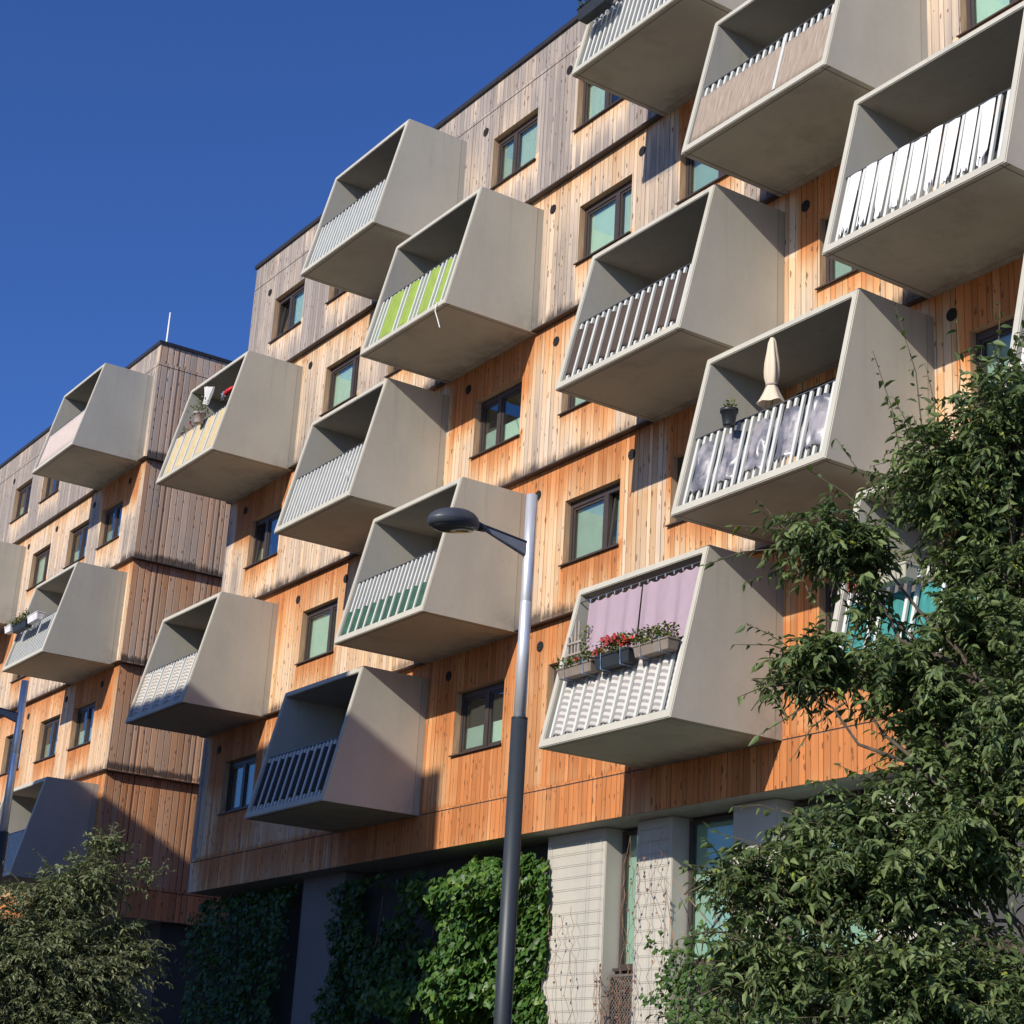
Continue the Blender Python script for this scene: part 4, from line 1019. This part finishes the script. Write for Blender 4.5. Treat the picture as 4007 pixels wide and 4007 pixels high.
# trailing cables
b = MB(); p = wpt('B', 2.98, -2.12, .1); b.tube([p, p + Vector((.02, -.03, -.2)), p + Vector((.14, -.03, -.42)), p + Vector((.24, -.03, -.62))], .011, 6)
tag(b.build('cable', M['cable'], O=p), 'white cable dangling below the balcony with lime green bands', 'cable', 'loose cables')
b = MB(); p = F('H', 2.72, 1.0, .0); b.tube([p, p + Vector((-.02, -.03, -.2)), p + Vector((.06, -.06, -.42)), p + Vector((.10, -.08, -.52))], .008, 6)
tag(b.build('cable', M['cable'], O=p), 'white cable trailing over the bright white slats of a balcony', 'cable', 'loose cables')
# roof mast
b = MB(); b.tube([(-46.75, .35, ROOF - .12), (-46.75, .35, 21.75)], [.032, .026], 8); m_ = b.build('lightning_rod', M['mast'], O=(-46.75, .35, ROOF - .1))
tag(m_, 'thin white lightning rod on the roof corner of the left block', 'lightning rod')

# ------------------------------------------------------------------ street lamps
def street_lamp(loc, label):
    x, y, z = loc; T = thing('street_lamp', loc, label, 'street lamp', 'street lamps along the kerb')
    zt, ztr = 5.50, 3.13
    V = lambda dx, dy, zz: (x + dx, y + dy, zz)
    MB().tube([V(0, 0, z), V(0, 0, ztr)], [.088, .082], 24).build('lower_pole', M['pole_dark'], T, True)
    mb = MB(); mb.tube([V(0, 0, ztr - .002), V(0, 0, ztr + .02)], .0825, 24)
    mb.build('collar', M['pole_dark'], T, True)
    MB().tube([V(0, 0, ztr + .02), V(0, 0, 4.34), V(0, 0, 4.345), V(0, 0, 4.352), V(0, 0, zt)], [.063, .060, .056, .060, .058], 24).build('upper_pole', M['galv'], T, True)
    # tapered arm plate
    mb = MB()
    mb.quadbox([V(-.030, -.05, 4.83), V(.030, -.05, 4.83), V(.016, -.56, 4.985), V(-.016, -.56, 4.985), V(-.030, -.05, 4.965), V(.030, -.05, 4.965), V(.016, -.56, 5.025), V(-.016, -.56, 5.025)])
    mb.build('arm', M['lamp_grey'], T, bevel=.006)
    MB().quadbox([V(-.034, -.05, 4.967), V(.034, -.05, 4.967), V(.02, -.56, 5.027), V(-.02, -.56, 5.027), V(-.034, -.05, 4.982), V(.034, -.05, 4.982), V(.02, -.56, 5.042), V(-.02, -.56, 5.042)]).build('arm_cover', M['black_plastic'], T)
    MB().tube([V(0, -.55, 5.005), V(0, -.60, 5.01), V(0, -.66, 5.015)], [.038, .045, .05], 12).build('joint', M['black_plastic'], T, True)
    # egg shaped head
    top = MB(); bot = MB(); n = 24; cy, cz, a, w = -.915, 4.995, .285, .185
    def ring(mb, f, zz, egg=.14):
        for k in range(n):
            t = 2 * math.pi * k / n; c, s = math.cos(t), math.sin(t)
            mb.v.append(V(w * f * s * (1 + egg * -c * 1.0), cy + a * f * c, cz + zz + .02 * -c * -1))
    prof = [(1., -.015), (1.02, 0), (1., .016), (.93, .055), (.80, .09), (.60, .115), (.35, .128), (.1, .132)]
    for f, zz in prof: ring(top, f, zz)
    for i in range(len(prof) - 1):
        for k in range(n): top.f.append([i * n + k, i * n + (k + 1) % n, (i + 1) * n + (k + 1) % n, (i + 1) * n + k])
    top.f.append([(len(prof) - 1) * n + k for k in range(n)])
    hd = top.build('lamp_head', M['lamp_shell'], T, True)
    prof = [(1., -.016), (.97, -.045), (.86, -.06)]
    for f, zz in prof: ring(bot, f, zz)
    for i in range(len(prof) - 1):
        for k in range(n): bot.f.append([i * n + k, i * n + (k + 1) % n, (i + 1) * n + (k + 1) % n, (i + 1) * n + k])
    bot.build('rim', M['lamp_shell'], hd, True)
    ln = MB(); prof = [(.859, -.058), (.80, -.075), (.55, -.095), (.2, -.105)]
    for f, zz in prof: ring(ln, f, zz)
    for i in range(len(prof) - 1):
        for k in range(n): ln.f.append([i * n + k, i * n + (k + 1) % n, (i + 1) * n + (k + 1) % n, (i + 1) * n + k])
    ln.f.append([3 * n + k for k in range(n)]); ln.build('lens', M['lamp_glass'], hd, True)
    return T
street_lamp((-14.577, -7.762, GZ), 'tall steel street lamp in the middle with dark lower half and egg shaped head')
street_lamp((-27.12, -8.70, GZ), 'dark street lamp cut off by the left edge of the picture')

# ------------------------------------------------------------------ ground, street, building opposite
g = MB(); g.quad((-400, -400, GZ - .02), (400, -400, GZ - .02), (400, 400, GZ - .02), (-400, 400, GZ - .02)); struct(g.build('ground', M['pave']))
g = MB(); g.box(-200, 200, -16.6, -11.4, GZ - .018, GZ - .012); struct(g.build('road', M['asphalt']))
g = MB(); g.box(-200, 200, -11.4, 1.0, GZ - .1, GZ); struct(g.build('pavement', M['pave']))
op_ = thing('apartment_building', (-32, -24, GZ), 'flat roofed apartment block across the street that shades the lower left facades', 'building')
mb = MB(); mb.box(-42., -24.78, -28, -20, GZ, 18.03); mb.box(-24.78, -23.10, -28, -20, GZ, 16.48); mb.build('wall', M['facade_across'], op_)
for k in range(6):
    for i in range(6):
        x = -40.5 + i * 2.7; z = GZ + 1.2 + k * 3.1
        f = MB().box(x, x + 1.5, -20.0, -19.95, z, z + 1.4).build('window', M['frame'], op_); MB().box(x + .08, x + 1.42, -19.95, -19.94, z + .08, z + 1.32).build('pane', M['door'], f)

# ------------------------------------------------------------------ light, sky, camera
d = Vector((-.245, .853, -.461)).normalized()
sun = bpy.data.lights.new('sun', 'SUN'); sun.energy = 5.0; sun.angle = R(.53); sun.color = (1., .92, .80)
so = bpy.data.objects.new('sun', sun); COL.objects.link(so); so.rotation_euler = d.to_track_quat('-Z', 'Y').to_euler(); so.location = (20, -60, 50)
w = bpy.data.worlds.new('World'); scene.world = w; w.use_nodes = True; nt = w.node_tree
sky = nt.nodes.new('ShaderNodeTexSky'); sky.sky_type = 'NISHITA'; sky.sun_disc = False
sky.sun_elevation = math.asin(-d.z); sky.sun_rotation = math.atan2(-d.x, -d.y); sky.altitude = 300; sky.air_density = 1.0; sky.dust_density = 1.1; sky.ozone_density = 4.0
bg = nt.nodes['Background']; bg.inputs[1].default_value = .066
tint = nt.nodes.new('ShaderNodeMix'); tint.data_type = 'RGBA'; tint.blend_type = 'MULTIPLY'; tint.inputs[0].default_value = 1
tint.inputs[7].default_value = (.72, 1.10, 1.90, 1)
nt.links.new(sky.outputs[0], tint.inputs[6]); nt.links.new(tint.outputs[2], bg.inputs[0])

cam = bpy.data.cameras.new('camera'); co = bpy.data.objects.new('camera', cam); COL.objects.link(co)
yaw, pitch, roll = -.97751, .32487, .05358
import json
fw = Vector((math.sin(yaw) * math.cos(pitch), math.cos(yaw) * math.cos(pitch), math.sin(pitch)))
r0 = Vector((math.cos(yaw), -math.sin(yaw), 0)); u0 = r0.cross(fw)
rr = r0 * math.cos(roll) + u0 * math.sin(roll); uu = -r0 * math.sin(roll) + u0 * math.cos(roll)
mt = Matrix((rr, uu, -fw)).transposed().to_4x4(); mt.translation = (0, -17.4464, -.7256); co.matrix_world = mt
cam.sensor_width = 36; cam.lens = 36 * 7012.67 / 4007; cam.shift_x = -(2120.945 - 2003.5) / 4007; cam.shift_y = (2059.136 - 2003.5) / 4007
cam.clip_end = 2000; cam.clip_start = .1
scene.camera = co
scene.view_settings.view_transform = 'Standard'; scene.view_settings.look = 'None'; scene.view_settings.exposure = .10; scene.view_settings.gamma = 1
scene.render.engine = 'CYCLES'
